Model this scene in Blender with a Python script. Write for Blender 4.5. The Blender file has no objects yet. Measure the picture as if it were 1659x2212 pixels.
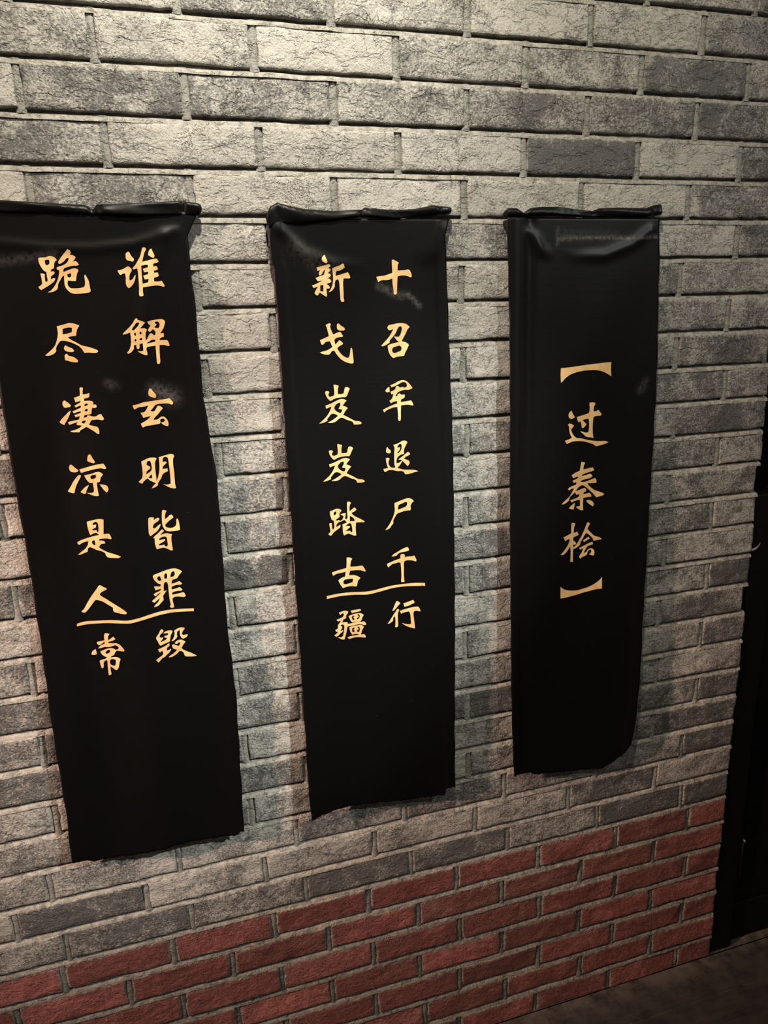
import bpy
import math
import random
import numpy as np
from mathutils import Matrix, Vector
from mathutils.geometry import delaunay_2d_cdt

random.seed(7)
rng = np.random.default_rng(7)
scene = bpy.context.scene
COL = scene.collection

# ------------------------------------------------------------------ camera
FLOOR = 2.083           # the fit put the top course at 0; lift everything so the floor is z = 0
cam_data = bpy.data.cameras.new('camera')
cam_data.sensor_fit = 'VERTICAL'
cam_data.sensor_height = 36.0
cam_data.lens = 1540.37 / 2212.0 * 36.0
cam_data.clip_start = 0.02
cam = bpy.data.objects.new('camera', cam_data)
COL.objects.link(cam)
cam.matrix_world = Matrix((
    (0.958557, 0.104143, -0.265183, -0.056436),
    (-0.282875, 0.237133, -0.929381, -1.183284),
    (-0.033905, 0.965879, 0.256765, -0.503182 + FLOOR),
    (0, 0, 0, 1)))
scene.camera = cam

# ------------------------------------------------------------------ exposure, world
scene.view_settings.view_transform = 'Standard'
scene.view_settings.look = 'None'
scene.view_settings.exposure = 0.0
scene.view_settings.gamma = 1.0
scene.view_settings.use_curve_mapping = False
world = bpy.data.worlds.new('world')
scene.world = world
world.use_nodes = True
world.node_tree.nodes['Background'].inputs['Color'].default_value = (1.0, 0.82, 0.76, 1)
world.node_tree.nodes['Background'].inputs['Strength'].default_value = 0.09


# ------------------------------------------------------------------ lamps
def spot(name, loc, target, energy, color, size=0.05, cone=100, blend=0.6):
    d = bpy.data.lights.new(name, 'SPOT')
    d.energy = energy
    d.color = color
    d.shadow_soft_size = size
    d.spot_size = math.radians(cone)
    d.spot_blend = blend
    o = bpy.data.objects.new(name, d)
    COL.objects.link(o)
    o.location = loc
    o.rotation_euler = (Vector(target) - Vector(loc)).to_track_quat('-Z', 'Y').to_euler()
    return o


# ceiling lamp close to the wall, above the frame
spot('ceiling_spot_halo', (0.10, -0.75, 2.95), (0.12, 0.0, 1.95), 92, (1.0, 0.89, 0.68), 0.03, 110, 1.0)
spot('ceiling_spot_core', (0.10, -0.75, 2.95), (0.13, 0.0, 2.02), 86, (1.0, 0.97, 0.88), 0.03, 45, 1.0)
# a track head off to the right: a wide halo and a tight core
spot('track_spot_halo', (2.0, -1.9, 2.85), (-0.05, 0.0, 1.40), 94, (0.95, 1.0, 0.94), 0.02, 56, 1.0)
spot('track_spot_core', (2.0, -1.9, 2.85), (0.12, 0.0, 1.10), 500, (0.94, 1.0, 0.94), 0.02, 17, 1.0)
# a warm lamp low on the left
spot('side_spot', (-2.3, -0.85, 2.30), (0.25, 0.0, 0.80), 390, (1.0, 0.64, 0.49), 0.04, 36, 1.0)
spot('side_spot_halo', (-2.3, -0.85, 2.30), (0.40, 0.0, 0.55), 180, (1.0, 0.72, 0.60), 0.04, 60, 1.0)

# ------------------------------------------------------------------ small helpers
def tag(o, label=None, cat=None, group=None, kind=None):
    if label:
        o['label'] = label
    if cat:
        o['category'] = cat
    if group:
        o['group'] = group
    if kind:
        o['kind'] = kind
    return o


def empty(name, loc):
    o = bpy.data.objects.new(name, None)
    o.empty_display_size = 0.05
    COL.objects.link(o)
    o.location = loc
    return o


def mesh_obj(name, verts, faces, mat, parent=None, smooth=True):
    """one mesh object; verts are wall coordinates, taken back to the parent's origin"""
    verts = np.asarray(verts, float)
    if parent is not None:
        verts = verts - np.array(parent.location)
    me = bpy.data.meshes.new(name)
    me.from_pydata(verts.tolist(), [], [tuple(int(i) for i in f) for f in faces])
    if smooth:
        me.polygons.foreach_set('use_smooth', [True] * len(me.polygons))
    me.materials.append(mat)
    me.update()
    o = bpy.data.objects.new(name, me)
    COL.objects.link(o)
    if parent is not None:
        o.parent = parent
    return o


def point_attr(o, name, values):
    a = o.data.attributes.new(name, 'FLOAT', 'POINT')
    a.data.foreach_set('value', np.asarray(values, np.float32))


def grid_faces(nu, nv, base=0):
    """faces of a grid stored row by row, nu points a row, facing -Y when rows go down"""
    i = np.arange(nu - 1)[None, :] + nu * np.arange(nv - 1)[:, None]
    i = i.ravel() + base
    return np.stack([i, i + nu, i + nu + 1, i + 1], 1)


def vnoise(x, y, seed=0):
    """smooth value noise on arrays, about -1..1"""
    xi, yi = np.floor(x).astype(np.int64), np.floor(y).astype(np.int64)
    fx, fy = x - xi, y - yi
    fx, fy = fx * fx * (3 - 2 * fx), fy * fy * (3 - 2 * fy)

    def h(a, b):
        n = (a * 374761393 + b * 668265263 + seed * 362437) & 0xffffffff
        n = ((n ^ (n >> 13)) * 1274126177) & 0xffffffff
        return ((n ^ (n >> 16)) & 0xffff) / 32767.5 - 1.0
    a, b, c, d = h(xi, yi), h(xi + 1, yi), h(xi, yi + 1), h(xi + 1, yi + 1)
    return (a * (1 - fx) + b * fx) * (1 - fy) + (c * (1 - fx) + d * fx) * fy


def fbm(x, y, seed=0, octs=3):
    v, a = 0.0, 1.0
    for k in range(octs):
        v = v + a * vnoise(x * 2 ** k, y * 2 ** k, seed + 11 * k)
        a *= .5
    return v / 1.75


# ------------------------------------------------------------------ materials
def new_mat(name):
    m = bpy.data.materials.new(name)
    m.use_nodes = True
    nt = m.node_tree
    b = nt.nodes['Principled BSDF']
    return m, nt, b


class NB:
    """terse node building"""
    def __init__(self, nt):
        self.nt = nt
        self.coord = nt.nodes.new('ShaderNodeTexCoord').outputs['Object']

    def link(self, a, b):
        self.nt.links.new(a, b)

    def put(self, sock, v):
        if isinstance(v, bpy.types.NodeSocket):
            self.link(v, sock)
        else:
            sock.default_value = v

    def noise(self, scale, detail=4, rough=.55, dist=0.0, vec=None):
        n = self.nt.nodes.new('ShaderNodeTexNoise')
        n.inputs['Scale'].default_value = scale
        n.inputs['Detail'].default_value = detail
        n.inputs['Roughness'].default_value = rough
        n.inputs['Distortion'].default_value = dist
        self.link(vec or self.coord, n.inputs['Vector'])
        return n.outputs['Fac']

    def math(self, op, a, b=0.0, c=0.0, clamp=False):
        n = self.nt.nodes.new('ShaderNodeMath')
        n.operation = op
        n.use_clamp = clamp
        for s, v in zip(n.inputs, (a, b, c)):
            self.put(s, v)
        return n.outputs[0]

    def ramp(self, v, lo, hi, o0=0.0, o1=1.0):
        n = self.nt.nodes.new('ShaderNodeMapRange')
        n.interpolation_type = 'SMOOTHSTEP'
        for s, q in zip(('Value', 'From Min', 'From Max', 'To Min', 'To Max'), (v, lo, hi, o0, o1)):
            self.put(n.inputs[s], q)
        return n.outputs['Result']

    def mix(self, f, a, b, mode='MIX'):
        n = self.nt.nodes.new('ShaderNodeMix')
        n.data_type = 'RGBA'
        n.blend_type = mode
        self.put(n.inputs[0], f)
        for s, v in ((n.inputs[6], a), (n.inputs[7], b)):
            if not isinstance(v, bpy.types.NodeSocket):
                v = (*v, 1)
            self.put(s, v)
        return n.outputs[2]

    def attr(self, name):
        n = self.nt.nodes.new('ShaderNodeAttribute')
        n.attribute_name = name
        return n.outputs['Fac']

    def bump(self, h, strength, dist, normal=None):
        n = self.nt.nodes.new('ShaderNodeBump')
        n.inputs['Strength'].default_value = strength
        n.inputs['Distance'].default_value = dist
        self.link(h, n.inputs['Height'])
        if normal is not None:
            self.link(normal, n.inputs['Normal'])
        return n.outputs['Normal']

    def height(self):
        n = self.nt.nodes.new('ShaderNodeSeparateXYZ')
        self.link(self.coord, n.inputs[0])
        return n.outputs['Z']

    def scaled(self, sx, sy, sz):
        n = self.nt.nodes.new('ShaderNodeMapping')
        n.inputs['Scale'].default_value = (sx, sy, sz)
        self.link(self.coord, n.inputs['Vector'])
        return n.outputs['Vector']


def brick_material():
    m, nt, b = new_mat('painted_brick')
    q = NB(nt)
    tone, red, mort, rnd = q.attr('tone'), q.attr('red'), q.attr('mortar'), q.attr('brick_id')
    mott = q.noise(95, 5, .66, .2)
    broad = q.noise(15, 4, .55, .6)
    speck = q.noise(300, 3, .62, .15)
    fine = q.noise(900, 2, .6)
    # a pale wash rubbed over dark grey: how much of it differs from brick to brick
    w = q.math('ADD', q.math('MULTIPLY', q.math('SUBTRACT', mott, .5), 1.0),
               q.math('MULTIPLY', q.math('SUBTRACT', broad, .5), 1.5))
    w = q.math('ADD', w, q.math('MULTIPLY', q.math('SUBTRACT', speck, .5), 1.7))
    wash = q.ramp(q.math('ADD', w, tone), .10, .90)
    grey = q.mix(wash, (.088, .085, .082), (.41, .390, .352))
    redw = q.ramp(q.math('ADD', w, q.math('SUBTRACT', tone, .2)), .0, 1.0)
    redc = q.mix(redw, (.15, .050, .044), (.35, .122, .103))
    redc = q.mix(q.ramp(rnd, .62, 1.0, 0, .55), redc, (.115, .045, .036))
    smear = q.ramp(q.math('ADD', w, q.math('MULTIPLY', rnd, .35)), .42, .72)
    redc = q.mix(q.math('MULTIPLY', smear, .55), redc, (.20, .145, .12))
    base = q.mix(red, grey, redc)
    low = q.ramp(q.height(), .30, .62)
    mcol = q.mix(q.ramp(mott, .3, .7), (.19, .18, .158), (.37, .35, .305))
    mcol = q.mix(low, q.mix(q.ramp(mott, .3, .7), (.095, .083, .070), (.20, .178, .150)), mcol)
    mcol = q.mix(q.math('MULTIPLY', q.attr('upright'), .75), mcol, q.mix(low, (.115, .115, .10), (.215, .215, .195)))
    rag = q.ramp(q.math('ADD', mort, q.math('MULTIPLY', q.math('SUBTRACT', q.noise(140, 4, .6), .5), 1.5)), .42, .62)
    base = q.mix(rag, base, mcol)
    q.link(base, b.inputs['Base Color'])
    b.inputs['Roughness'].default_value = .62
    q.put(b.inputs['Roughness'], q.ramp(mott, .3, .7, .42, .66))
    b.inputs['Specular IOR Level'].default_value = .45
    # stone-like chips and grit
    chips = q.noise(48, 6, .70, .25)
    crack = q.math('ABSOLUTE', q.math('SUBTRACT', q.noise(11, 5, .66, .3), .5))
    crack = q.math('MULTIPLY', q.ramp(crack, 0, .009), q.ramp(q.noise(9, 2), .48, .6, 0, .55))
    strata = q.noise(26, 5, .65, .3, q.scaled(.7, 1, 1.5))
    step = q.ramp(strata, .48, .53, 0, .35)
    hh = q.math('ADD', q.math('ADD', q.math('MULTIPLY', chips, .8), crack), step)
    n1 = q.bump(hh, .9, .0042)
    n2 = q.bump(speck, .65, .0024, n1)
    n3 = q.bump(fine, .3, .0006, n2)
    q.link(n3, b.inputs['Normal'])
    return m


def cloth_material():
    m, nt, b = new_mat('black_cloth')
    q = NB(nt)
    dust = q.attr('dust')
    d = q.math('MULTIPLY', dust, q.ramp(q.noise(160, 5, .7), .32, .58))
    speck = q.ramp(q.noise(230, 1, .4), .80, .84)
    d = q.math('ADD', d, q.math('MULTIPLY', speck, .10), clamp=True)
    q.link(q.mix(d, (.0026, .0025, .0027), (.12, .115, .11)), b.inputs['Base Color'])
    b.inputs['Roughness'].default_value = .39
    b.inputs['Specular IOR Level'].default_value = .20
    weave = q.noise(1500, 2, .5)
    slub = q.noise(60, 3, .5, 0, q.scaled(.3, 1, 3))
    q.link(q.bump(slub, .10, .0010, q.bump(weave, .25, .0004)), b.inputs['Normal'])
    return m


def foil_material():
    m, nt, b = new_mat('gold_foil')
    q = NB(nt)
    wear = q.noise(260, 5, .65)
    broad = q.noise(45, 3, .5)
    c = q.mix(q.ramp(broad, .35, .65), (.89, .56, .25), (.97, .67, .31))
    c = q.mix(q.ramp(wear, .62, .78), c, (.55, .27, .11))
    q.link(c, b.inputs['Base Color'])
    b.inputs['Metallic'].default_value = .35
    q.put(b.inputs['Roughness'], q.ramp(broad, .3, .7, .42, .55))
    q.link(q.bump(q.noise(110, 3, .5, 0, q.scaled(.6, 1, 1.6)), .12, .0004), b.inputs['Normal'])
    return m


def plain_material(name, col, rough=.6, metal=0.0, spec=.3, grain=0.0):
    m, nt, b = new_mat(name)
    q = NB(nt)
    n = q.noise(35, 5, .6)
    c2 = tuple(v * .6 for v in col)
    q.link(q.mix(q.ramp(n, .3, .7), c2, col), b.inputs['Base Color'])
    b.inputs['Roughness'].default_value = rough
    b.inputs['Metallic'].default_value = metal
    b.inputs['Specular IOR Level'].default_value = spec
    if grain:
        q.link(q.bump(q.noise(180, 4, .6), .4, grain), b.inputs['Normal'])
    return m


def floor_material():
    m, nt, b = new_mat('dark_floorboards')
    q = NB(nt)
    grain = q.noise(28, 6, .6, .8, q.scaled(.25, 3.2, 1))
    blotch = q.noise(9, 5, .6)
    c = q.mix(q.ramp(grain, .3, .7), (.0075, .0066, .0061), (.017, .0148, .0132))
    dust = q.math('MULTIPLY', q.attr('dust'), q.ramp(q.noise(22, 6, .65), .30, .66))
    grit = q.ramp(q.noise(120, 2, .5), .735, .77)
    dust = q.math('ADD', dust, q.math('MULTIPLY', grit, .35))
    dust = q.math('ADD', dust, q.math('MULTIPLY', q.ramp(blotch, .5, .8), .12), clamp=True)
    q.link(q.mix(dust, c, (.10, .083, .069)), b.inputs['Base Color'])
    b.inputs['Roughness'].default_value = .55
    b.inputs['Specular IOR Level'].default_value = .35
    q.link(q.bump(grain, .3, .0012), b.inputs['Normal'])
    return m


M_BRICK = brick_material()
M_CLOTH = cloth_material()
M_FOIL = foil_material()
M_FLOOR = floor_material()
M_BLACK = plain_material('black_paint', (.0022, .0022, .0022), .5, 0, .2, .0006)
M_STEEL = plain_material('worn_steel', (.32, .31, .30), .35, .9, .5)
M_BOLT = plain_material('dark_bolt', (.05, .05, .05), .35, .6, .5)
M_BACK = plain_material('dark_brown_wall', (.012, .007, .005), .8, 0, .2, .001)
M_STRIP = plain_material('grey_strip', (.16, .15, .14), .5, 0, .4)

# ------------------------------------------------------------------ the brick wall
BL, BH, RH = 0.22, 0.0671, 0.06794        # brick pitch, grey course, red course
RED_L = 0.194                             # the red bricks are a little shorter
X_END, X_START = 1.100, -1.0
JOINT = 0.0115
OFFS = {0: .024, 1: -.013, 2: .02, 3: -.016, 5: .014, 6: -.03, 7: -.009, 8: -.022, 9: .026, 10: .011, 12: -.008,
        16: -.016, 18: .009, 20: .009, 21: -.125, 22: .079, 23: -.08, 24: .116, 25: .159, 26: .143, 27: .164,
        28: .145, 29: .208, 30: .124}
# how pale single bricks are: (course, perpend at the left) -> 0 dark .. 1 pale
TONES = {
    (0, -1): .8, (0, 0): .38, (0, 1): .6, (0, 2): .85, (0, 3): .75, (0, 4): .4,
    (1, -1.5): .55, (1, -.5): .7, (1, .5): 1.0, (1, 1.5): .6, (1, 2.5): .52, (1, 3.5): .2, (1, 4.5): .45,
    (2, -2): .75, (2, -1): .34, (2, 0): .36, (2, 1): .5, (2, 2): .3, (2, 3): .36, (2, 4): .22,
    (3, -1.5): .46, (3, -.5): .8, (3, .5): .85, (3, 1.5): .78, (3, 2.5): .06, (3, 3.5): .8, (3, 4.5): .3,
    (4, -2): .85, (4, -1): .28, (4, 0): .78, (4, 1): .85, (4, 2): .8, (4, 3): .75, (4, 4): .45,
    (5, -.5): .78, (5, .5): .7, (5, 1.5): .5, (5, 2.5): .6, (5, 3.5): .72, (5, 4.5): .34,
    (6, 0): .72, (6, 1): .6, (6, 2): .8, (6, 3): .45, (6, 4): .52, (7, .5): .82, (7, -.5): .82, (7, 1.5): .75, (7, 3.5): .46, (7, 4.5): .5,
    (8, 0): .78, (8, 1): .7, (8, 2): .72, (8, 3): .5, (8, 4): .36, (9, -.5): .7, (9, .5): .7, (9, 1.5): .68, (9, 3.5): .3, (9, 4.5): .52,
    (10, 0): .6, (10, 1): .5, (10, 2): .4, (10, 3): .5, (10, 4): .2, (11, -.5): .5, (11, .5): .5, (11, 1.5): .6, (11, 3.5): .4, (11, 4.5): .5,
    (12, 0): .36, (12, 1): .5, (12, 2): .55, (12, 3): .5, (12, 4): .5, (13, -.5): .16, (13, .5): .2, (13, 1.5): .34, (13, 3.5): .28, (13, 4.5): .6,
    (14, 0): .7, (14, 1): .5, (14, 2): .42, (14, 3): .45, (14, 4): .62, (15, -.5): .6, (15, 1.5): .62, (15, 3.5): .5, (15, 4.5): .2,
    (16, 0): .55, (16, 2): .52, (16, 3): .45, (16, 4): .3, (17, -.5): .48, (17, 1.5): .48, (17, 3.5): .5, (17, 4.5): .36,
    (18, 0): .5, (18, 1): .2, (18, 2): .1, (18, 3): .5, (18, 4): .6, (19, -.5): .35, (19, 1.5): .6, (19, 3.5): .5, (19, 4.5): .25,
    (20, 0): .5, (20, 2): .45, (20, 3): .4, (20, 4): .3, (20, 5): .2,
    (21, -2.5): .45, (21, -1.5): .55, (21, -.5): .6, (21, .5): .45, (21, 1.5): .45, (21, 2.5): .5, (21, 3.5): .42, (21, 4.5): .15,
    (22, -3): .5, (22, -2): .12, (22, -1): .62, (22, 0): .55, (22, 1): .58, (22, 2): .6, (22, 3): .32, (22, 4): .55,
    (23, -2.5): .45, (23, -1.5): .2, (23, -.5): .42, (23, .5): .16, (23, 1.5): .22, (23, 2.5): .42, (23, 3.5): .08, (23, 4.5): .12,
}


def course(r):
    """z of top and bottom, pitch, first perpend and whether the course is red"""
    if r < 24:
        return FLOOR - r * BH, FLOOR - (r + 1) * BH, BL, False
    zt = FLOOR - 24 * BH - (r - 24) * RH
    return zt, zt - RH, RED_L, True


def build_wall():
    V, F, A = [], [], {'tone': [], 'red': [], 'mortar': [], 'brick_id': [], 'upright': []}
    count = 0

    def emit(x, y, z, faces, tone, red, mort, bid, up=0.0):
        nonlocal count
        n = x.size
        V.append(np.stack([x.ravel(), y.ravel(), z.ravel()], 1))
        F.append(faces + count)
        for k, v in (('tone', tone), ('red', red), ('mortar', mort), ('brick_id', bid), ('upright', up)):
            A[k].append(np.broadcast_to(np.asarray(v, float), x.shape).ravel())
        count += n

    for r in range(-8, 31):
        zt, zb, pitch, red = course(r)
        half = .5 if r % 2 else 0.0
        off = OFFS.get(r, rng.uniform(-.01, .01)) * BL
        c = math.floor((X_START - off) / pitch) + half
        jb = JOINT
        # bed joint above this course: a sloping bead, set back under the upper brick, near flush below
        bx = np.arange(X_START, X_END + .004, .006)
        prof = [(-.08, .0125), (.30, .0115), (.44, .0050), (.66, .0014), (1.12, .0004)]
        gx = np.repeat(bx[None, :], len(prof), 0)
        gz = np.stack([np.full_like(bx, zt - p[0] * jb) for p in prof])
        gy = np.stack([np.full_like(bx, p[1]) for p in prof])
        wob = fbm(gx * 45, gz * 45, 5)
        gz = gz + .0012 * fbm(gx * 28, gz * 3, 6) * np.array([0, .6, 1, 1, 1])[:, None]
        gy = gy + .0011 * wob
        gx[:, -1] = X_END + .0015 + .0015 * np.sin(r * 2.1)
        emit(gx, gy, gz, grid_faces(len(bx), len(prof)), .5, 0, 1, .5)
        while True:
            xl = c * pitch + off + rng.uniform(-.0012, .0012)
            xr = (c + 1) * pitch + off
            if xl > X_END - .012:
                break
            end = xr > X_END
            # upright joint at the left of the brick
            if xl > X_START:
                px = np.array([-.62, -.38, -.15, .15, .38, .62]) * JOINT + xl
                pz = np.linspace(zt - jb * .42, zb - jb * .55, 13)
                gx, gz = np.meshgrid(px, pz)
                gy = np.array([.0048, .0028, .0017, .0017, .0028, .0048])[None, :] + .0006 * np.linspace(1, -1, 13)[:, None] + .0012 * fbm(gx * 90, gz * 60, 8)
                gx = gx + .0010 * vnoise(gz * 60, gx * 0 + r, 9)
                emit(gx, gy, gz, grid_faces(6, 13), .3, 0, 1, .3, 1.0)
            # the brick
            a0, a1 = max(xl + JOINT / 2, X_START), (X_END + rng.uniform(-.0015, .0015) if end else xr - JOINT / 2)
            b1, b0 = zt - jb, zb
            if a1 - a0 < .012:
                c += 1
                continue
            nx = max(3, int((a1 - a0) / .0048))
            nz = 10
            us = np.concatenate([[0, 0, .0016], np.linspace(.0045, a1 - a0 - .0045, nx), [a1 - a0 - .0016, a1 - a0, a1 - a0]])
            hh = b1 - b0
            ws = np.concatenate([[0, 0, .0014], np.linspace(.0040, hh - .0036, nz), [hh - .0012, hh, hh]])
            gu, gw = np.meshgrid(us, ws)
            gx, gz = a0 + gu, b1 - gw
            ex = np.minimum(gu, a1 - a0 - gu)
            ez = np.minimum(gw, hh - gw)
            e = np.minimum(ex, ez)
            seed = int(rng.integers(1, 9999))
            # ragged outline
            damp = np.exp(-e / .006)
            gx = gx + (.0030 if red else .0022) * damp * fbm(gz * 70, gx * 25 + seed, 21) * (ex < .02)
            gz = gz + (.0030 if red else .0022) * damp * fbm(gx * 45, gz * 20 + seed, 22)
            tilt = rng.normal(0, .0008) * (gu / (a1 - a0) - .5) + rng.normal(0, .0010) * (gw / hh - .5) * 2
            gy = rng.normal(0, .0006) + tilt
            gy = gy + .0013 * fbm(gx * 22, gz * 30 + seed, 31) + .0009 * np.abs(fbm(gx * 60, gz * 75 + seed, 32))
            edge = np.clip(1 - e / .0040, 0, 1) ** 2
            gy = gy + .0015 * edge
            gy[:, 0] = .0125
            gy[:, -1] = .0125
            gy[0, :] = .0115
            gy[-1, :] = .0125
            tone = TONES.get((r, c))
            if tone is None:
                tone = float(np.clip(rng.normal(.55 if not red else .5, .17), .12, .9))
            # mortar smeared over the arris, most along the top of the brick
            m = np.clip(1 - e / (.0075 if red else .0045), 0, 1) * (.85 if red else .6)
            m = np.maximum(m, np.clip(1 - gw / (.013 if red else .009), 0, 1) * (.72 if red else .55))
            emit(gx, gy, gz, grid_faces(len(us), len(ws)), tone, 1.0 if red else 0.0, m, rng.uniform(0, 1))
            if end:
                break
            c += 1
    # the block behind the facing and the plain end of the wall
    z0, z1 = 0.0, FLOOR + 8 * BH
    bx0, bx1, by0, by1 = X_START, X_END - .001, .010, .12
    box = np.array([[bx0, by0, z1], [bx1, by0, z1], [bx0, by0, z0], [bx1, by0, z0],
                    [bx0, by1, z1], [bx1, by1, z1], [bx0, by1, z0], [bx1, by1, z0]])
    bf = np.array([[0, 2, 3, 1], [1, 3, 7, 5], [0, 1, 5, 4], [4, 5, 7, 6], [0, 4, 6, 2]])
    emit(box[:, 0], box[:, 1], box[:, 2], bf, .3, 0, 1, .5)
    o = mesh_obj('wall_back', np.concatenate(V), np.concatenate(F), M_BRICK)
    for k, v in A.items():
        point_attr(o, k, np.concatenate(v))
    tag(o, 'grey painted brick wall with red brick courses at the foot', 'wall', kind='structure')


build_wall()


# ------------------------------------------------------------------ the floor
def build_floor():
    V, F, D = [], [], []
    x0, x1 = -1.2, 3.0
    n = 0

    def quad_strip(ax, bx, ay, by, z, dust):
        nonlocal n
        nx, ny = max(2, int((bx - ax) / .04)), 5
        gx, gy = np.meshgrid(np.linspace(ax, bx, nx), np.linspace(by, ay, ny))
        gz = np.full_like(gx, z)
        V.append(np.stack([gx.ravel(), gy.ravel(), gz.ravel()], 1))
        F.append(grid_faces(nx, ny) + n)
        d = dust(gx, gy) if callable(dust) else np.full_like(gx, dust)
        D.append(d.ravel())
        n += gx.size

    quad_strip(x0, x1, -2.6, .9, -.0015, .75)

    def dusty(gx, gy):
        return np.clip(np.exp(-(np.abs(np.where(gx > 1.12, gy - .02, gy)) / .045)) * .75 + .06, 0, 1)
    y = .86
    k = 0
    cuts = [1.205, .55, 1.62, .1, .9]
    while y > -2.5:
        top, bot = y, y - .096
        if abs(top) < .05:
            top = .0005
            bot = -.0965
        xs = [x0, cuts[k % 5] - .9, cuts[k % 5], cuts[k % 5] + .9, x1] if abs(top) > .06 else [x0, .25, 1.205, x1]
        for a, b in zip(xs, xs[1:]):
            if b - a > .02:
                quad_strip(a + .0009, b - .0009, bot + .0009, top - .0009, 0.0, dusty)
        y = bot
        k += 1
    o = mesh_obj('floor', np.concatenate(V), np.concatenate(F), M_FLOOR, smooth=False)
    point_attr(o, 'dust', np.concatenate(D))
    tag(o, 'dark worn floorboards, dusty along the foot of the wall', 'floor', kind='structure')


build_floor()

bw = mesh_obj('wall_right', [(1.10, .55, 3.0), (3.0, .55, 3.0), (1.10, .55, 0), (3.0, .55, 0)], [(0, 2, 3, 1)], M_BACK, smooth=False)
tag(bw, 'dark brown wall in shadow beyond the end of the brick wall', 'wall', kind='structure')


# ------------------------------------------------------------------ black half door past the end of the wall
def bevel_box(name, x0, x1, y0, y1, z0, z1, mat, parent, bev=.003):
    v = [(x, y, z) for z in (z0, z1) for y in (y0, y1) for x in (x0, x1)]
    f = [(0, 2, 3, 1), (4, 5, 7, 6), (0, 1, 5, 4), (2, 6, 7, 3), (0, 4, 6, 2), (1, 3, 7, 5)]
    o = mesh_obj(name, v, f, mat, parent, smooth=False)
    b = o.modifiers.new('bevel', 'BEVEL')
    b.width = bev
    b.segments = 2
    return o


def tube(name, pts, radii, mat, parent=None, sides=12):
    """round bar along a polyline with closed ends"""
    pts = [Vector(p) for p in pts]
    V, F = [], []
    for i, p in enumerate(pts):
        d = (pts[min(i + 1, len(pts) - 1)] - pts[max(i - 1, 0)]).normalized()
        a = d.orthogonal().normalized()
        b = d.cross(a)
        for k in range(sides):
            t = 2 * math.pi * k / sides
            V.append(p + radii[i] * (math.cos(t) * a + math.sin(t) * b))
    for i in range(len(pts) - 1):
        for k in range(sides):
            q = (k + 1) % sides
            F.append((i * sides + k, i * sides + q, (i + 1) * sides + q, (i + 1) * sides + k))
    F.append(tuple(range(sides))[::-1])
    F.append(tuple((len(pts) - 1) * sides + k for k in range(sides)))
    return mesh_obj(name, V, F, mat, parent)


door = empty('half_door', (1.45, .03, 0.0))
tag(door, 'black half-height door with a small bolt, past the right end of the brick wall', 'door')
bevel_box('post', 1.1035, 1.165, .004, .060, 0.0, 1.200, M_BLACK, door)
bevel_box('leaf', 1.1665, 2.10, .022, .052, 0.008, 1.203, M_BLACK, door)
bevel_box('bottom_rail', 1.1665, 2.10, .017, .0225, 0.008, .115, M_BLACK, door, .002)
bx = 1.180
bolt = tube('bolt', [(bx + .001, .014, .202), (bx + .001, .014, .207), (bx, .014, .25), (bx, .014, .308)], [.0018, .0026, .0026, .0026], M_BOLT, door)
tag(bolt, 'dark bolt bar')
head = tube('bolt_head', [(bx, .0225, .311), (bx, .012, .311), (bx, .008, .311), (bx, .0065, .311)], [.0035, .0045, .0040, .002], M_STEEL, bolt)
head.location = (0, 0, 0)
for v in head.data.vertices:
    v.co = v.co + Vector(bolt.location) - Vector(door.location)
tag(head, 'shiny metal bolt head')

# the thin curl that sticks out from the edge of the wall
cx, cz = 1.1015, 1.078
V, F = [], []
N = 14
for i in range(N + 1):
    t = i / N
    px = cx - .003 + .021 * t
    pz = cz + .001 + .016 * t ** 1.9
    w = .0028 * math.sin(math.pi * min(1, .12 + t * .85)) + .0004
    py = .002 - .006 * math.sin(t * 2.2)
    for s, q in ((-1, 0), (1, 0), (1, .0006), (-1, .0006)):
        V.append((px + .3 * s * w, py + q + .0006 * s, pz + s * w))
for i in range(N):
    for k in range(4):
        a, b = i * 4 + k, i * 4 + (k + 1) % 4
        F.append((a, b, b + 4, a + 4))
F.append((3, 2, 1, 0))
F.append(tuple(N * 4 + k for k in range(4)))
curl = mesh_obj('loose_strip', V, F, M_STRIP)
tag(curl, 'tiny grey curled strip sticking out from the right edge of the brick wall', 'strip')

# ------------------------------------------------------------------ the banners
def smooth(a, b, t):
    t = min(1.0, max(0.0, (t - a) / (b - a)))
    return t * t * (3 - 2 * t)


def gauss(v):
    return math.exp(-v * v)


def seg_dist(px, pz, pts):
    best = 9.0
    for (ax, az), (bx, bz) in zip(pts, pts[1:]):
        dx, dz = bx - ax, bz - az
        q = max(0.0, min(1.0, ((px - ax) * dx + (pz - az) * dz) / (dx * dx + dz * dz + 1e-12)))
        best = min(best, math.hypot(px - ax - q * dx, pz - az - q * dz))
    return best


# where each cloth hangs: left, right, top, bottom in metres along the wall
BANNER_BOX = [(-0.305, 0.0, 1.750, 0.672), (0.112, 0.408, 1.742, 0.665), (0.515, 0.818, 1.745, 0.660)]
# folds pulled in the cloth below the pocket: (points, height, half width)
RIDGES = [
    [([(-0.03, 1.722), (-0.09, 1.703), (-0.15, 1.697), (-0.21, 1.699), (-0.29, 1.708)], .0025, .0070),
     ([(-0.045, 1.712), (-0.07, 1.67), (-0.085, 1.60)], .0028, .012)],
    [([(0.125, 1.725), (0.16, 1.690), (0.21, 1.672), (0.27, 1.668)], .0034, .0085),
     ([(0.392, 1.724), (0.375, 1.69), (0.35, 1.665)], .003, .014)],
    [([(0.79, 1.722), (0.755, 1.699), (0.70, 1.681), (0.64, 1.680), (0.60, 1.690)], .0036, .0085),
     ([(0.553, 1.72), (0.575, 1.69), (0.60, 1.675)], .004, .009)],
]


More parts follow.
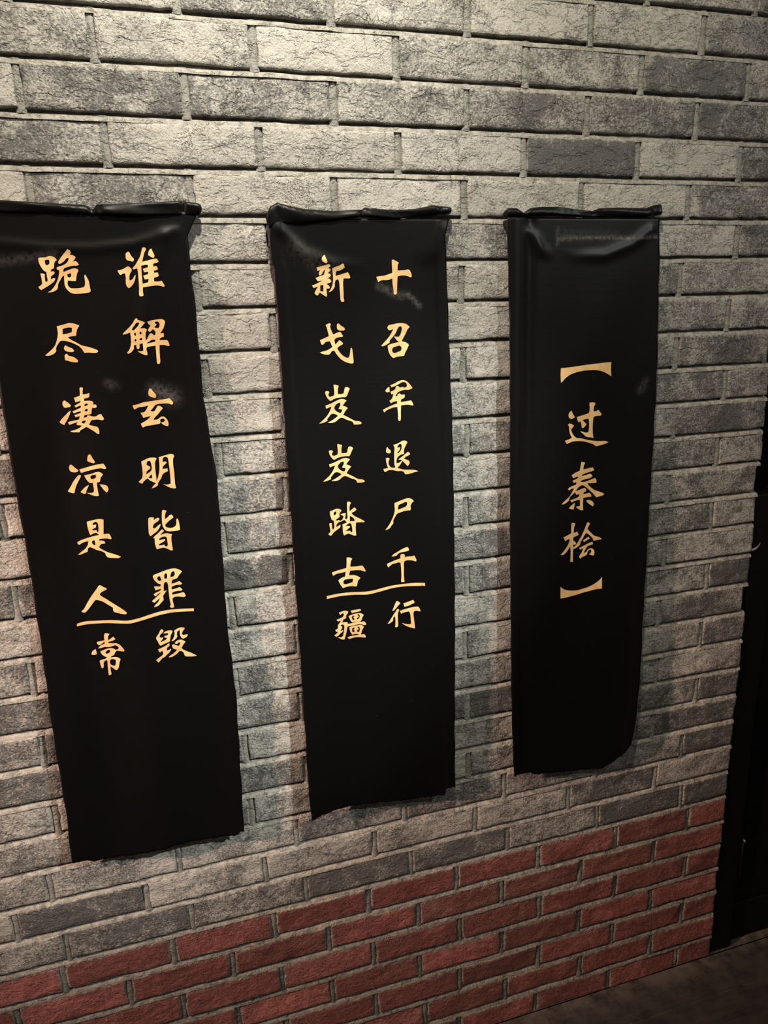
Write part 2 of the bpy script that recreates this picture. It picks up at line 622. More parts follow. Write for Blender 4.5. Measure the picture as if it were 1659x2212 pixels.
def cloth_depth(b, x, z):
    """distance of the cloth of banner b in front of the brick faces at wall position (x, z)"""
    x0, x1, zt, zb = BANNER_BOX[b]
    s = min(1.0, max(0.0, (x - x0) / (x1 - x0)))
    t = min(1.0, max(0.0, (zt - z) / (zt - zb)))
    d = .013 + .003 * t + .002 * gauss(s / .35) * smooth(.05, .3, t)
    if b == 0:
        d += .010 * gauss((s - .50) / .14) * smooth(.15, .5, t) * (1 - .4 * smooth(.75, 1, t))
        d += .009 * smooth(.35, .75, t) * s ** 4
        d -= .003 * gauss((s - .22) / .08) * smooth(.1, .4, t)
    elif b == 1:
        d += .004 * math.sin(s * 7.5 + 1.2) * smooth(.2, .5, t) * (1 - smooth(.8, 1, t))
        d += .009 * smooth(.35, .75, t) * s ** 4
        d += .010 * smooth(.72, 1, t) * (1 - s) ** 3
    else:
        d += .011 * smooth(.3, .75, t) * s ** 4
        d += .003 * math.sin(s * 6.0 + .5) * smooth(.1, .5, t)
        d += .004 * gauss((s - .04) / .05) - .003 * gauss((s - .13) / .03) * (1 - smooth(.2, .5, t))
    d += .0012 * math.sin(9 * t + 11 * s) * smooth(.02, .2, t)
    for pts, h, w in RIDGES[b]:
        r = gauss(seg_dist(x, z, pts) / w)
        if r > .01:
            # the fold dies away towards its far end
            (ax, az), (bx, bz) = pts[0], pts[-1]
            q = ((x - ax) * (bx - ax) + (z - az) * (bz - az)) / ((bx - ax) ** 2 + (bz - az) ** 2)
            d += h * r * (1 - smooth(.45, 1.0, q)) if b else h * r
    return max(d, .008)

OUTLINE = {
    'left': [
        [(-0.2957, 1.7434), (-0.2997, 1.4986), (-0.3012, 1.3515), (-0.3003, 1.2282), (-0.3028, 1.0856), (-0.3070, 0.9525), (-0.3074, 0.7940), (-0.3125, 0.6870)],
        [(0.1160, 1.7407), (0.1095, 1.7208), (0.1086, 1.6804), (0.1128, 1.6688), (0.1130, 1.5852), (0.1126, 1.4897), (0.1119, 1.4063), (0.1119, 1.2506), (0.1109, 1.0806), (0.1107, 0.9654), (0.1095, 0.8646), (0.1078, 0.7502), (0.1093, 0.6743)],
        [(0.5095, 1.7439), (0.5110, 1.6764), (0.5139, 1.5852), (0.5163, 1.3758), (0.5197, 1.1335), (0.5232, 0.8780), (0.5277, 0.7539), (0.5336, 0.6677)],
    ],
    'right': [
        [(0.0037, 1.7415), (-0.0124, 1.7143), (-0.0124, 1.6684), (-0.0109, 1.6282), (-0.0121, 1.4741), (-0.0031, 1.3389), (-0.0101, 1.0977), (-0.0067, 0.9579), (-0.0128, 0.7724), (-0.0165, 0.6779)],
        [(0.4075, 1.7457), (0.3983, 1.7142), (0.4013, 1.6314), (0.4040, 1.5266), (0.4069, 1.3992), (0.4074, 1.3265), (0.4060, 1.1072), (0.4019, 0.8041), (0.4020, 0.6751)],
        [(0.8078, 1.7457), (0.8133, 1.6737), (0.8209, 1.5092), (0.8225, 1.4230), (0.8223, 1.3431), (0.8209, 1.2334), (0.8193, 1.1002), (0.8176, 0.9710), (0.8193, 0.8879), (0.8181, 0.8137), (0.8159, 0.7596), (0.8117, 0.7047)],
    ],
    'bottom': [
        [(-0.3125, 0.6870), (-0.2972, 0.6892), (-0.2757, 0.6801), (-0.2339, 0.6755), (-0.2023, 0.6756), (-0.1338, 0.6802), (-0.0809, 0.6752), (-0.0261, 0.6734), (-0.0248, 0.6792), (-0.0165, 0.6779)],
        [(0.1093, 0.6743), (0.1342, 0.6780), (0.1716, 0.6810), (0.2273, 0.6765), (0.3035, 0.6637), (0.3782, 0.6592), (0.3811, 0.6588), (0.3822, 0.6746), (0.4020, 0.6751)],
        [(0.5336, 0.6677), (0.5716, 0.6662), (0.5771, 0.6593), (0.6317, 0.6507), (0.7291, 0.6349), (0.7478, 0.6337), (0.7663, 0.6436), (0.7909, 0.6604), (0.8087, 0.6859), (0.8117, 0.7047)],
    ],
    'hem_top': [
        [(-0.2975, 1.7641), (-0.2579, 1.7611), (-0.1996, 1.7581), (-0.1515, 1.7562), (-0.1445, 1.7532), (-0.1400, 1.7496), (-0.1348, 1.7564), (-0.0762, 1.7588), (-0.0175, 1.7631), (-0.0111, 1.7620), (0.0105, 1.7597)],
        [(0.1076, 1.7450), (0.1141, 1.7561), (0.1251, 1.7621), (0.1459, 1.7571), (0.1672, 1.7533), (0.2107, 1.7503), (0.2592, 1.7527), (0.2624, 1.7561), (0.3087, 1.7524), (0.3476, 1.7548), (0.3793, 1.7606), (0.3993, 1.7587), (0.4105, 1.7574)],
        [(0.5062, 1.7525), (0.5146, 1.7576), (0.5273, 1.7577), (0.5411, 1.7499), (0.5530, 1.7572), (0.5702, 1.7595), (0.6051, 1.7598), (0.6408, 1.7557), (0.6724, 1.7537), (0.6858, 1.7583), (0.7224, 1.7601), (0.7787, 1.7591), (0.7973, 1.7645), (0.8126, 1.7655)],
    ],
    'hem_low': [
        [(-0.3001, 1.7483), (-0.2603, 1.7462), (-0.2015, 1.7449), (-0.1441, 1.7422), (-0.0782, 1.7413), (-0.0194, 1.7448), (0.0089, 1.7431)],
        [(0.1057, 1.7200), (0.1157, 1.7305), (0.1272, 1.7332), (0.1658, 1.7307), (0.2099, 1.7355), (0.2588, 1.7432), (0.3083, 1.7400), (0.3791, 1.7453), (0.4104, 1.7483)],
        [(0.5063, 1.7417), (0.5276, 1.7418), (0.5412, 1.7448), (0.5968, 1.7466), (0.6728, 1.7440), (0.7234, 1.7443), (0.7797, 1.7446), (0.8139, 1.7494)],
    ],
}

DUST = [
    [([(-.082, 1.489), (-.060, 1.479)], .011, .55), ([(-.15, 1.505), (-.142, 1.50)], .006, .25), ([(-.28, 1.68), (-.20, 1.69)], .006, .22)],
    [([(.283, 1.637), (.302, 1.629), (.318, 1.621)], .006, .42), ([(.318, 1.622), (.331, 1.623)], .005, .35),
     ([(.331, 1.624), (.341, 1.615), (.351, 1.605)], .004, .60), ([(.15, 1.70), (.20, 1.66)], .012, .2)],
    [([(.606, 1.709), (.683, 1.7102), (.711, 1.7117), (.750, 1.7099)], .0027, .9), ([(.750, 1.7099), (.804, 1.7123)], .0027, .75),
     ([(.606, 1.7254), (.605, 1.698)], .0027, .45), ([(.62, 1.715), (.72, 1.712)], .009, .22), ([(.79, 1.44), (.80, 1.455)], .007, .25)],
]


def lerp_poly(pts, z):
    """x of an edge polyline (from top to bottom) at height z"""
    if z >= pts[0][1]:
        return pts[0][0]
    for (xa, za), (xb, zb) in zip(pts, pts[1:]):
        if zb <= z <= za:
            return xa + (xb - xa) * (za - z) / max(1e-9, za - zb)
    return pts[-1][0]


def poly_z(pts, x):
    """z of a polyline running left to right at x"""
    if x <= pts[0][0]:
        return pts[0][1]
    for (xa, za), (xb, zb) in zip(pts, pts[1:]):
        if xa <= x <= xb:
            return za + (zb - za) * (x - xa) / max(1e-9, xb - xa)
    return pts[-1][1]


def build_cloth(b, root):
    left, right, bottom = OUTLINE['left'][b], OUTLINE['right'][b], OUTLINE['bottom'][b]
    top = BANNER_BOX[b][2] - .002
    zmin = min(p[1] for p in bottom)
    nu, nv = 84, 270
    V, D = [], []
    for j in range(nv):
        v = j / (nv - 1)
        for i in range(nu):
            s = i / (nu - 1)
            # run down to the hem below this thread
            zg = top + (zmin - top) * v
            xl, xr = lerp_poly(left, zg), lerp_poly(right, zg)
            x = xl + (xr - xl) * s
            zb = poly_z(bottom, x)
            z = top + (zb - top) * v
            xl, xr = lerp_poly(left, z), lerp_poly(right, z)
            x = xl + (xr - xl) * s
            wob = .0006 * math.sin(z * 75 + b) if i in (0, nu - 1) else 0
            x += wob
            z += (.0009 * math.sin(x * 210) + .0006 * math.sin(x * 620 + 1)) * smooth(.99, 1, v)
            d = cloth_depth(b, x, z)
            # turned side seams stand a little proud of the sheet
            es = min(x - xl, xr - x)
            d += .0007 * (1 - smooth(.017, .0195, es)) if b != 0 or s > .5 else 0
            V.append((x, -d, z))
            du = 0.0
            for pts, w, a in DUST[b]:
                dist = seg_dist(x, z, pts)
                if dist < 3 * w:
                    du = max(du, a * gauss(dist / w))
            D.append(du)
    o = mesh_obj('cloth', V, grid_faces(nu, nv), M_CLOTH, root)
    point_attr(o, 'dust', D)
    m = o.modifiers.new('cloth thickness', 'SOLIDIFY')
    m.thickness = .0011
    m.offset = -1
    return o


PINCH = [[(-.140, .010, 1.0), (-.0145, .004, .8)], [(.1255, .008, .7), (.261, .007, 1.0), (.393, .006, .8)],
         [(.541, .008, 1.0), (.676, .012, .8), (.795, .006, .8)]]


def build_pocket(b, root):
    """the stitched pocket along the top edge, pulled into waves round the rod inside"""
    up, lo = OUTLINE['hem_top'][b], OUTLINE['hem_low'][b]
    n, sides = 190, 22
    xa, xb = up[0][0], up[-1][0]
    V, F = [], []
    for i in range(n):
        x = xa + (xb - xa) * i / (n - 1)
        zu, zl = poly_z(up, x), poly_z(lo, x)
        zc, rz = (zu + zl) / 2, (zu - zl) / 2 + .0006
        cap = 1.0 if 1 < i < n - 2 else (.86 if i in (1, n - 2) else .5)
        pinch = sum(w * gauss((x - px) / pw) for px, pw, w in PINCH[b])
        ry = (.0068 + .0012 * math.sin(x * 47 + b) + .0006 * math.sin(x * 131)) * (1 - .55 * pinch)
        for k in range(sides):
            t = 2 * math.pi * k / sides
            cy, cz = math.cos(t), math.sin(t)
            # flat back on the wall, soft front, a sharp stitched fold below
            y = -.0112 - ry * cap * math.copysign(abs(cy) ** .9, cy)
            z = zc + rz * cap * math.copysign(abs(cz) ** (.8 if cz > 0 else .6), cz)
            # creases running along the pocket and short puckers across it
            y -= .0011 * math.sin(t * 3 + x * 30 + 2 * b) * cap * (cy > -.2)
            y -= .0007 * math.sin(x * 260 + 9 * math.sin(x * 41) + 1.5 * t) * cap * (cy > 0) * (.25 + pinch)
            V.append((x + .0015 * math.sin(t + x * 90) * (cap < 1), y, z))
    for i in range(n - 1):
        for k in range(sides):
            q = (k + 1) % sides
            F.append((i * sides + k, i * sides + q, (i + 1) * sides + q, (i + 1) * sides + k))
    F.append(tuple(range(sides))[::-1])
    F.append(tuple((n - 1) * sides + k for k in range(sides)))
    o = mesh_obj('rod_pocket', V, F, M_CLOTH, root)
    point_attr(o, 'dust', [0.0] * len(V))
    return o


def smooth_loop(flat):
    """closed outline through the points, rounded except at sharp corners"""
    P = [Vector((flat[i] * 1e-4, flat[i + 1] * 1e-4)) for i in range(0, len(flat), 2)]
    n = len(P)
    T = []
    for i in range(n):
        a, b, c = P[i - 1], P[i], P[(i + 1) % n]
        d1, d2 = b - a, c - b
        if d1.length < 1e-7 or d2.length < 1e-7:
            T.append(Vector((0, 0)))
            continue
        cosang = d1.normalized().dot(d2.normalized())
        k = smooth(.25, .75, cosang) * .9
        T.append((d1.normalized() + d2.normalized()) * .5 * k)
    out = []
    for i in range(n):
        p0, p1, t0, t1 = P[i], P[(i + 1) % n], T[i], T[(i + 1) % n]
        L = (p1 - p0).length
        for s in (0, .25, .5, .75):
            h00, h10 = 2 * s ** 3 - 3 * s * s + 1, s ** 3 - 2 * s * s + s
            h01, h11 = -2 * s ** 3 + 3 * s * s, s ** 3 - s * s
            out.append(p0 * h00 + t0 * (h10 * L) + p1 * h01 + t1 * (h11 * L))
    return out


def inside(pt, loops):
    c = False
    x, y = pt
    for lp in loops:
        j = len(lp) - 1
        for i in range(len(lp)):
            a, b = lp[i], lp[j]
            if (a.y > y) != (b.y > y) and x < (b.x - a.x) * (y - a.y) / (b.y - a.y) + a.x:
                c = not c
            j = i
    return c


def build_letter(name, b, loops, root):
    loops = [smooth_loop(l) for l in loops]
    verts, edges = [], []
    for lp in loops:
        s = len(verts)
        verts += lp
        edges += [(s + i, s + (i + 1) % len(lp)) for i in range(len(lp))]
    x0, x1 = min(v.x for v in verts), max(v.x for v in verts)
    z0, z1 = min(v.y for v in verts), max(v.y for v in verts)
    step = .004
    x = x0 + step / 2
    while x < x1:
        z = z0 + step / 2
        while z < z1:
            if inside((x, z), loops):
                verts.append(Vector((x, z)))
            z += step
        x += step
    vo, _, fo, _, _, _ = delaunay_2d_cdt(verts, edges, [], 0, 1e-7)
    faces = []
    for f in fo:
        cx = sum(vo[i].x for i in f) / 3
        cz = sum(vo[i].y for i in f) / 3
        if inside((cx, cz), loops):
            faces.append(f)
    V3 = [(v.x, -cloth_depth(b, v.x, v.y) - .0011, v.y) for v in vo]
    # face the room
    out = []
    for f in faces:
        a, c, d = (vo[i] for i in f)
        if (c.x - a.x) * (d.y - a.y) - (c.y - a.y) * (d.x - a.x) < 0:
            f = (f[0], f[2], f[1])
        out.append(tuple(f))
    used = sorted({i for f in out for i in f})
    re = {i: k for k, i in enumerate(used)}
    o = mesh_obj(name, [V3[i] for i in used], [tuple(re[i] for i in f) for f in out], M_FOIL, root)
    return o


LETTERS = [
    (0, 'who', [[-1001,16924,-977,16924,-967,16896,-948,16858,-927,16835,-926,16807,-942,16788,-974,16798,-1015,16808,-1031,16827,-1032,16859,-1027,16901], [-1171,16669,-1104,16682,-1055,16705,-1015,16724,-993,16709,-973,16685,-977,16653,-999,16625,-1013,16587,-1020,16526,-996,16530,-970,16549,-947,16581,-926,16605,-928,16581,-944,16529,-968,16482,-1001,16445,-1038,16417,-1055,16427,-1074,16470,-1073,16513,-1066,16569,-1069,16626,-1092,16626,-1112,16617,-1133,16603,-1150,16617], [-787,16982,-759,16987,-737,16973,-739,16954,-761,16922,-789,16847,-810,16786,-742,16799,-669,16816,-606,16825,-593,16816,-577,16783,-593,16773,-657,16755,-661,16717,-618,16722,-605,16703,-598,16680,-619,16666,-658,16656,-661,16628,-604,16632,-602,16609,-595,16585,-620,16571,-669,16557,-671,16505,-613,16504,-564,16513,-548,16484,-528,16441,-540,16427,-591,16442,-648,16447,-735,16438,-842,16422,-847,16384,-847,16341,-846,16307,-866,16298,-899,16299,-907,16319,-897,16404,-890,16547,-887,16651,-892,16694,-916,16689,-940,16680,-958,16695,-909,16746,-864,16811,-829,16867,-802,16941], [-831,16730,-748,16742,-735,16737,-738,16704,-812,16687,-799,16635,-741,16643,-744,16614,-818,16588,-801,16535,-747,16543,-757,16496,-841,16474,-837,16593], [-676,16963,-657,16962,-647,16924,-629,16877,-631,16853,-648,16835,-679,16850,-714,16879,-712,16902,-693,16944]]),
    (0, 'solve', [[-990,15987,-976,15976,-969,15962,-922,15945,-868,15919,-912,15872,-950,15834,-906,15838,-864,15826,-856,15811,-875,15773,-889,15650,-867,15679,-843,15717,-819,15751,-799,15760,-781,15750,-768,15729,-744,15733,-735,15763,-742,15793,-768,15818,-790,15799,-806,15785,-830,15786,-842,15806,-824,15835,-795,15878,-818,15888,-830,15913,-838,15928,-778,15946,-689,15958,-626,15961,-593,15945,-580,15930,-597,15866,-622,15813,-668,15755,-619,15754,-617,15729,-625,15699,-660,15691,-682,15672,-689,15652,-576,15647,-560,15617,-550,15571,-566,15562,-633,15580,-697,15582,-705,15508,-711,15408,-716,15322,-728,15303,-748,15299,-761,15310,-763,15340,-759,15460,-756,15575,-821,15568,-875,15560,-893,15536,-892,15496,-887,15456,-894,15441,-909,15437,-950,15454,-996,15481,-1026,15512,-984,15500,-939,15508,-937,15617,-986,15604,-993,15550,-1004,15536,-1023,15537,-1031,15552,-1031,15596,-1065,15593,-1072,15569,-1071,15544,-1093,15515,-1131,15482,-1165,15474,-1179,15484,-1145,15522,-1120,15571,-1103,15634,-1098,15722,-1100,15781,-1155,15763,-1199,15755,-1207,15765,-1154,15812,-1095,15864,-1046,15916,-1011,15968], [-983,15923,-959,15922,-956,15908,-979,15869,-1018,15832,-1049,15808,-1068,15814,-1066,15829,-1037,15871], [-1033,15778,-1020,15773,-1018,15744,-1030,15729,-1043,15740,-1045,15759], [-955,15790,-941,15785,-935,15755,-965,15747,-968,15766], [-1040,15681,-1025,15685,-1023,15660,-1039,15646,-1053,15656], [-962,15692,-942,15696,-935,15676,-951,15662,-975,15663,-978,15678], [-732,15920,-707,15929,-679,15923,-662,15898,-666,15864,-684,15835,-704,15831,-746,15847,-713,15875,-702,15885,-725,15900], [-873,15625,-842,15638,-805,15661,-771,15665,-747,15659,-755,15635,-810,15622,-874,15610]]),
    (0, 'dark', [[-918,14935,-893,14933,-877,14902,-847,14864,-832,14822,-840,14791,-865,14793,-912,14811,-939,14834,-941,14865,-931,14910], [-1191,14697,-1121,14708,-1030,14732,-910,14744,-769,14756,-678,14765,-642,14774,-624,14752,-589,14703,-596,14682,-613,14668,-656,14691,-736,14696,-826,14692,-862,14679,-891,14645,-941,14596,-913,14584,-883,14587,-853,14626,-824,14666,-804,14665,-767,14641,-754,14620,-799,14576,-844,14527,-883,14493,-912,14459,-878,14451,-836,14464,-804,14487,-777,14496,-748,14489,-716,14455,-696,14411,-695,14369,-704,14338,-748,14352,-790,14381,-803,14403,-762,14411,-739,14430,-756,14458,-781,14465,-808,14451,-814,14436,-813,14404,-824,14389,-870,14382,-952,14373,-1037,14364,-1079,14347,-1096,14374,-1101,14411,-1044,14438,-979,14480,-945,14519,-996,14507,-1057,14496,-1072,14534,-1092,14577,-1037,14583,-1004,14611,-980,14651,-962,14681,-1037,14666,-1112,14661,-1148,14643,-1174,14634,-1185,14661]]),
    (0, 'bright', [[-1165,13820,-1102,13845,-1040,13865,-979,13864,-945,13855,-932,13838,-955,13808,-968,13739,-972,13659,-972,13561,-971,13479,-943,13547,-911,13652,-900,13759,-899,13861,-846,13873,-773,13888,-711,13899,-676,13885,-663,13862,-683,13821,-693,13730,-691,13599,-695,13468,-696,13403,-687,13341,-708,13338,-774,13355,-827,13388,-880,13426,-820,13409,-762,13420,-757,13518,-756,13665,-758,13789,-763,13838,-782,13856,-823,13854,-841,13829,-846,13781,-800,13782,-787,13765,-815,13740,-849,13711,-864,13669,-812,13670,-786,13673,-786,13624,-835,13607,-868,13583,-900,13521,-954,13450,-963,13413,-1002,13390,-1059,13375,-1024,13420,-985,13448,-1023,13474,-1070,13507,-1101,13544,-1139,13521,-1167,13498,-1190,13468,-1219,13483,-1241,13507,-1186,13554,-1171,13595,-1164,13702], [-1082,13805,-1055,13818,-1031,13810,-1022,13755,-1026,13675,-1044,13650,-1114,13610,-1104,13652,-1076,13675,-1043,13699,-1050,13726,-1092,13758,-1088,13790], [-1090,13553,-1034,13606,-1031,13541,-1056,13538]]),
    (0, 'all', [[-1160,12901,-1138,12909,-1083,12901,-1080,12884,-1088,12857,-1023,12887,-1003,12878,-1000,12861,-1024,12831,-1073,12805,-1102,12775,-1112,12732,-1093,12718,-1054,12740,-1015,12768,-988,12781,-997,12749,-1022,12707,-1057,12668,-1113,12632,-1163,12601,-1180,12632,-1181,12710,-1171,12848], [-938,13003,-912,13000,-887,12992,-878,12980,-898,12943,-913,12850,-874,12873,-839,12903,-812,12916,-793,12898,-780,12868,-803,12848,-848,12820,-889,12785,-918,12755,-916,12727,-887,12706,-841,12695,-782,12705,-752,12736,-742,12780,-737,12830,-720,12839,-708,12810,-700,12730,-698,12651,-720,12642,-794,12639,-878,12643,-918,12660,-945,12697,-961,12744,-963,12817,-945,12982], [-977,12690,-958,12670,-950,12652,-978,12634,-1019,12594,-965,12609,-912,12614,-862,12596,-831,12587,-845,12554,-852,12487,-850,12407,-848,12333,-849,12316,-876,12319,-930,12355,-980,12379,-1026,12380,-1090,12368,-1102,12404,-1110,12473,-1106,12557,-1126,12561,-1108,12586,-1057,12623,-1017,12656], [-1036,12535,-986,12562,-939,12561,-920,12541,-916,12484,-919,12405,-942,12391,-966,12411,-964,12428,-1011,12424,-1048,12424,-1051,12447,-996,12472,-951,12494,-948,12522,-996,12518,-1038,12513]]),
    (0, 'guilt', [[-1196,11941,-1110,11965,-1001,11993,-910,12008,-851,12006,-790,11981,-741,11940,-759,11919,-795,11883,-832,11835,-871,11823,-903,11816,-924,11778,-927,11749,-872,11759,-801,11778,-781,11758,-762,11732,-780,11717,-839,11719,-910,11706,-939,11687,-932,11650,-867,11658,-806,11674,-782,11647,-768,11627,-780,11611,-839,11613,-910,11606,-933,11592,-936,11557,-844,11567,-751,11578,-734,11540,-726,11510,-749,11495,-823,11511,-903,11517,-938,11492,-939,11433,-930,11367,-933,11338,-960,11330,-991,11347,-994,11366,-982,11381,-987,11483,-987,11630,-989,11765,-1002,11790,-1023,11794,-1047,11769,-1060,11642,-1039,11645,-1018,11647,-1049,11605,-1079,11570,-1083,11529,-1082,11494,-1123,11455,-1171,11411,-1209,11401,-1246,11397,-1222,11427,-1169,11475,-1130,11544,-1159,11520,-1199,11493,-1222,11475,-1247,11486,-1265,11507,-1203,11553,-1122,11613,-1110,11628,-1143,11617,-1177,11594,-1205,11577,-1218,11603,-1226,11622,-1182,11642,-1116,11664,-1098,11690,-1145,11688,-1189,11679,-1196,11709,-1207,11752,-1160,11743,-1104,11732,-1099,11772,-1130,11784,-1167,11826,-1197,11884,-1204,11920], [-1127,11905,-1095,11911,-1088,11875,-1076,11838,-1109,11826,-1133,11848,-1140,11884], [-1018,11932,-991,11945,-983,11921,-989,11858,-1006,11849,-1032,11859,-1026,11910], [-905,11950,-872,11963,-859,11938,-863,11898,-887,11872,-935,11867,-925,11912]]),
    (0, 'ruin', [[-1181,10986,-1160,10987,-1142,10959,-1161,10927,-1202,10900,-1217,10855,-1186,10842,-1160,10842,-1174,10809,-1209,10781,-1205,10768,-1167,10777,-1116,10797,-1098,10817,-1113,10826,-1144,10839,-1136,10861,-1093,10864,-1075,10879,-1078,10903,-1115,10905,-1147,10912,-1128,10932,-1073,10945,-1030,10942,-999,10930,-1007,10902,-1034,10859,-1051,10801,-1062,10749,-1107,10734,-1162,10722,-1212,10703,-1236,10733,-1251,10791,-1272,10844,-1263,10872,-1226,10917], [-1075,10721,-1073,10697,-1081,10668,-1116,10645,-1127,10593,-1099,10599,-1065,10616,-1056,10602,-1087,10559,-1135,10521,-1171,10492,-1216,10472,-1252,10438,-1276,10413,-1300,10443,-1314,10465,-1250,10505,-1204,10531,-1190,10564,-1197,10602,-1212,10606,-1231,10586,-1250,10603,-1261,10648,-1201,10664,-1139,10686], [-978,10921,-921,10953,-854,10966,-796,10945,-821,10912,-847,10880,-856,10845,-831,10823,-786,10828,-765,10825,-773,10795,-797,10775,-848,10759,-877,10794,-888,10850,-882,10910,-902,10920,-926,10899,-937,10853,-936,10810,-961,10778,-1007,10750,-1040,10745,-1009,10781,-982,10831,-970,10901], [-990,10704,-949,10739,-898,10749,-856,10735,-811,10697,-841,10666,-867,10633,-887,10594,-858,10558,-812,10525,-739,10482,-687,10443,-656,10419,-685,10411,-767,10419,-843,10438,-856,10471,-868,10517,-893,10539,-930,10546,-967,10510,-1014,10483,-1070,10464,-1113,10473,-1078,10496,-1020,10527,-960,10576,-1022,10613,-1034,10652,-1037,10677,-1014,10685,-973,10664,-932,10639,-907,10665,-903,10701,-925,10705,-949,10684,-970,10688]]),
    (0, 'kneel', [[-2216,16844,-2201,16854,-2128,16858,-2063,16877,-2031,16872,-1995,16852,-1975,16822,-2003,16798,-2017,16768,-2030,16709,-2066,16695,-2079,16665,-2055,16670,-2031,16665,-2029,16645,-2062,16615,-2085,16596,-2089,16561,-2044,16575,-2030,16570,-2044,16540,-2083,16506,-2136,16472,-2188,16443,-2241,16414,-2257,16430,-2272,16460,-2219,16494,-2212,16543,-2214,16598,-2217,16642,-2188,16642,-2161,16632,-2168,16587,-2167,16528,-2152,16527,-2136,16542,-2137,16602,-2138,16661,-2168,16681,-2191,16721,-2212,16775], [-2134,16819,-2109,16828,-2076,16823,-2076,16794,-2084,16769,-2105,16755,-2129,16755,-2136,16775], [-1812,16966,-1786,16952,-1771,16923,-1790,16894,-1748,16884,-1718,16859,-1736,16830,-1770,16795,-1725,16805,-1699,16780,-1688,16755,-1709,16745,-1773,16741,-1838,16727,-1890,16707,-1908,16683,-1906,16658,-1829,16687,-1753,16706,-1711,16690,-1704,16675,-1729,16635,-1744,16590,-1757,16535,-1782,16531,-1864,16542,-1876,16492,-1870,16462,-1844,16436,-1766,16430,-1686,16438,-1654,16453,-1639,16493,-1635,16563,-1634,16604,-1622,16619,-1607,16588,-1585,16527,-1580,16451,-1578,16385,-1600,16370,-1702,16357,-1786,16354,-1844,16366,-1883,16402,-1911,16448,-1916,16518,-1908,16608,-1929,16598,-1965,16549,-2002,16495,-2022,16425,-2065,16396,-2115,16382,-2158,16383,-2111,16407,-2043,16480,-1998,16560,-1973,16629,-1962,16679,-1984,16689,-1995,16714,-1974,16728,-1919,16743,-1877,16762,-1839,16791,-1814,16835,-1816,16850,-1841,16846,-1875,16811,-1913,16782,-1954,16768,-1961,16788,-1924,16846,-1871,16904], [-1862,16627,-1816,16642,-1810,16617,-1823,16587,-1844,16582,-1862,16592]]),
    (0, 'spent', [[-2104,15905,-2012,15927,-1935,15945,-1871,15938,-1815,15915,-1796,15904,-1833,15854,-1850,15802,-1860,15761,-1916,15758,-1977,15745,-1942,15712,-1873,15668,-1803,15623,-1706,15593,-1633,15564,-1595,15546,-1582,15530,-1600,15509,-1636,15505,-1716,15514,-1777,15512,-1797,15555,-1831,15603,-1886,15642,-1957,15676,-2019,15694,-2079,15697,-2119,15657,-2157,15596,-2164,15549,-2203,15514,-2251,15495,-2295,15492,-2319,15498,-2275,15533,-2219,15578,-2167,15633,-2131,15709,-2106,15786,-2101,15853], [-2030,15866,-1944,15884,-1900,15877,-1913,15815,-1980,15797,-2041,15789], [-2023,15632,-1982,15604,-1935,15581,-1914,15549,-1931,15534,-1986,15536,-2029,15549,-2046,15570,-2047,15602], [-2041,15502,-2019,15511,-1999,15479,-1950,15466,-1908,15438,-1878,15400,-1891,15379,-1926,15381,-1985,15394,-2033,15412,-2057,15418,-2057,15455,-2053,15487]]),
    (0, 'bleak', [[-2147,14832,-2121,14810,-2088,14778,-2068,14752,-2080,14733,-2119,14725,-2157,14722,-2174,14738,-2182,14779,-2173,14813], [-2079,14673,-2099,14628,-2138,14555,-2179,14497,-2197,14467,-2220,14474,-2262,14512,-2217,14565,-2152,14621,-2104,14664], [-1911,15003,-1891,15012,-1864,15001,-1875,14956,-1881,14907,-1829,14909,-1785,14922,-1789,14887,-1797,14862,-1871,14841,-1871,14806,-1804,14808,-1758,14795,-1746,14779,-1754,14750,-1712,14742,-1706,14712,-1723,14697,-1770,14700,-1784,14666,-1796,14611,-1830,14603,-1889,14596,-1913,14557,-1863,14569,-1856,14589,-1832,14588,-1777,14569,-1729,14571,-1688,14594,-1658,14597,-1643,14566,-1624,14524,-1636,14510,-1660,14506,-1707,14519,-1769,14518,-1803,14515,-1826,14486,-1851,14447,-1795,14428,-1731,14404,-1720,14378,-1716,14326,-1724,14301,-1739,14302,-1778,14335,-1835,14380,-1893,14419,-1944,14391,-1980,14373,-1999,14344,-2046,14346,-2094,14349,-2130,14367,-2091,14375,-2041,14387,-1990,14409,-1947,14442,-2022,14457,-2025,14467,-2002,14501,-2071,14480,-2131,14463,-2144,14505,-2071,14521,-1983,14536,-1962,14585,-2025,14574,-2040,14605,-1996,14617,-1946,14635,-1934,14654,-1977,14652,-2037,14630,-2061,14661,-2001,14683,-1931,14714,-1931,14745,-2006,14719,-2017,14744,-1976,14767,-1925,14789,-1927,14814,-1996,14793,-2010,14864,-1926,14889,-1918,14919], [-1867,14761,-1842,14770,-1825,14759,-1837,14739,-1871,14731,-1879,14747], [-1878,14676,-1853,14690,-1835,14679,-1848,14654,-1872,14651,-1885,14661], [-1939,14508,-1885,14515,-1904,14480,-1920,14466,-1951,14488]]),
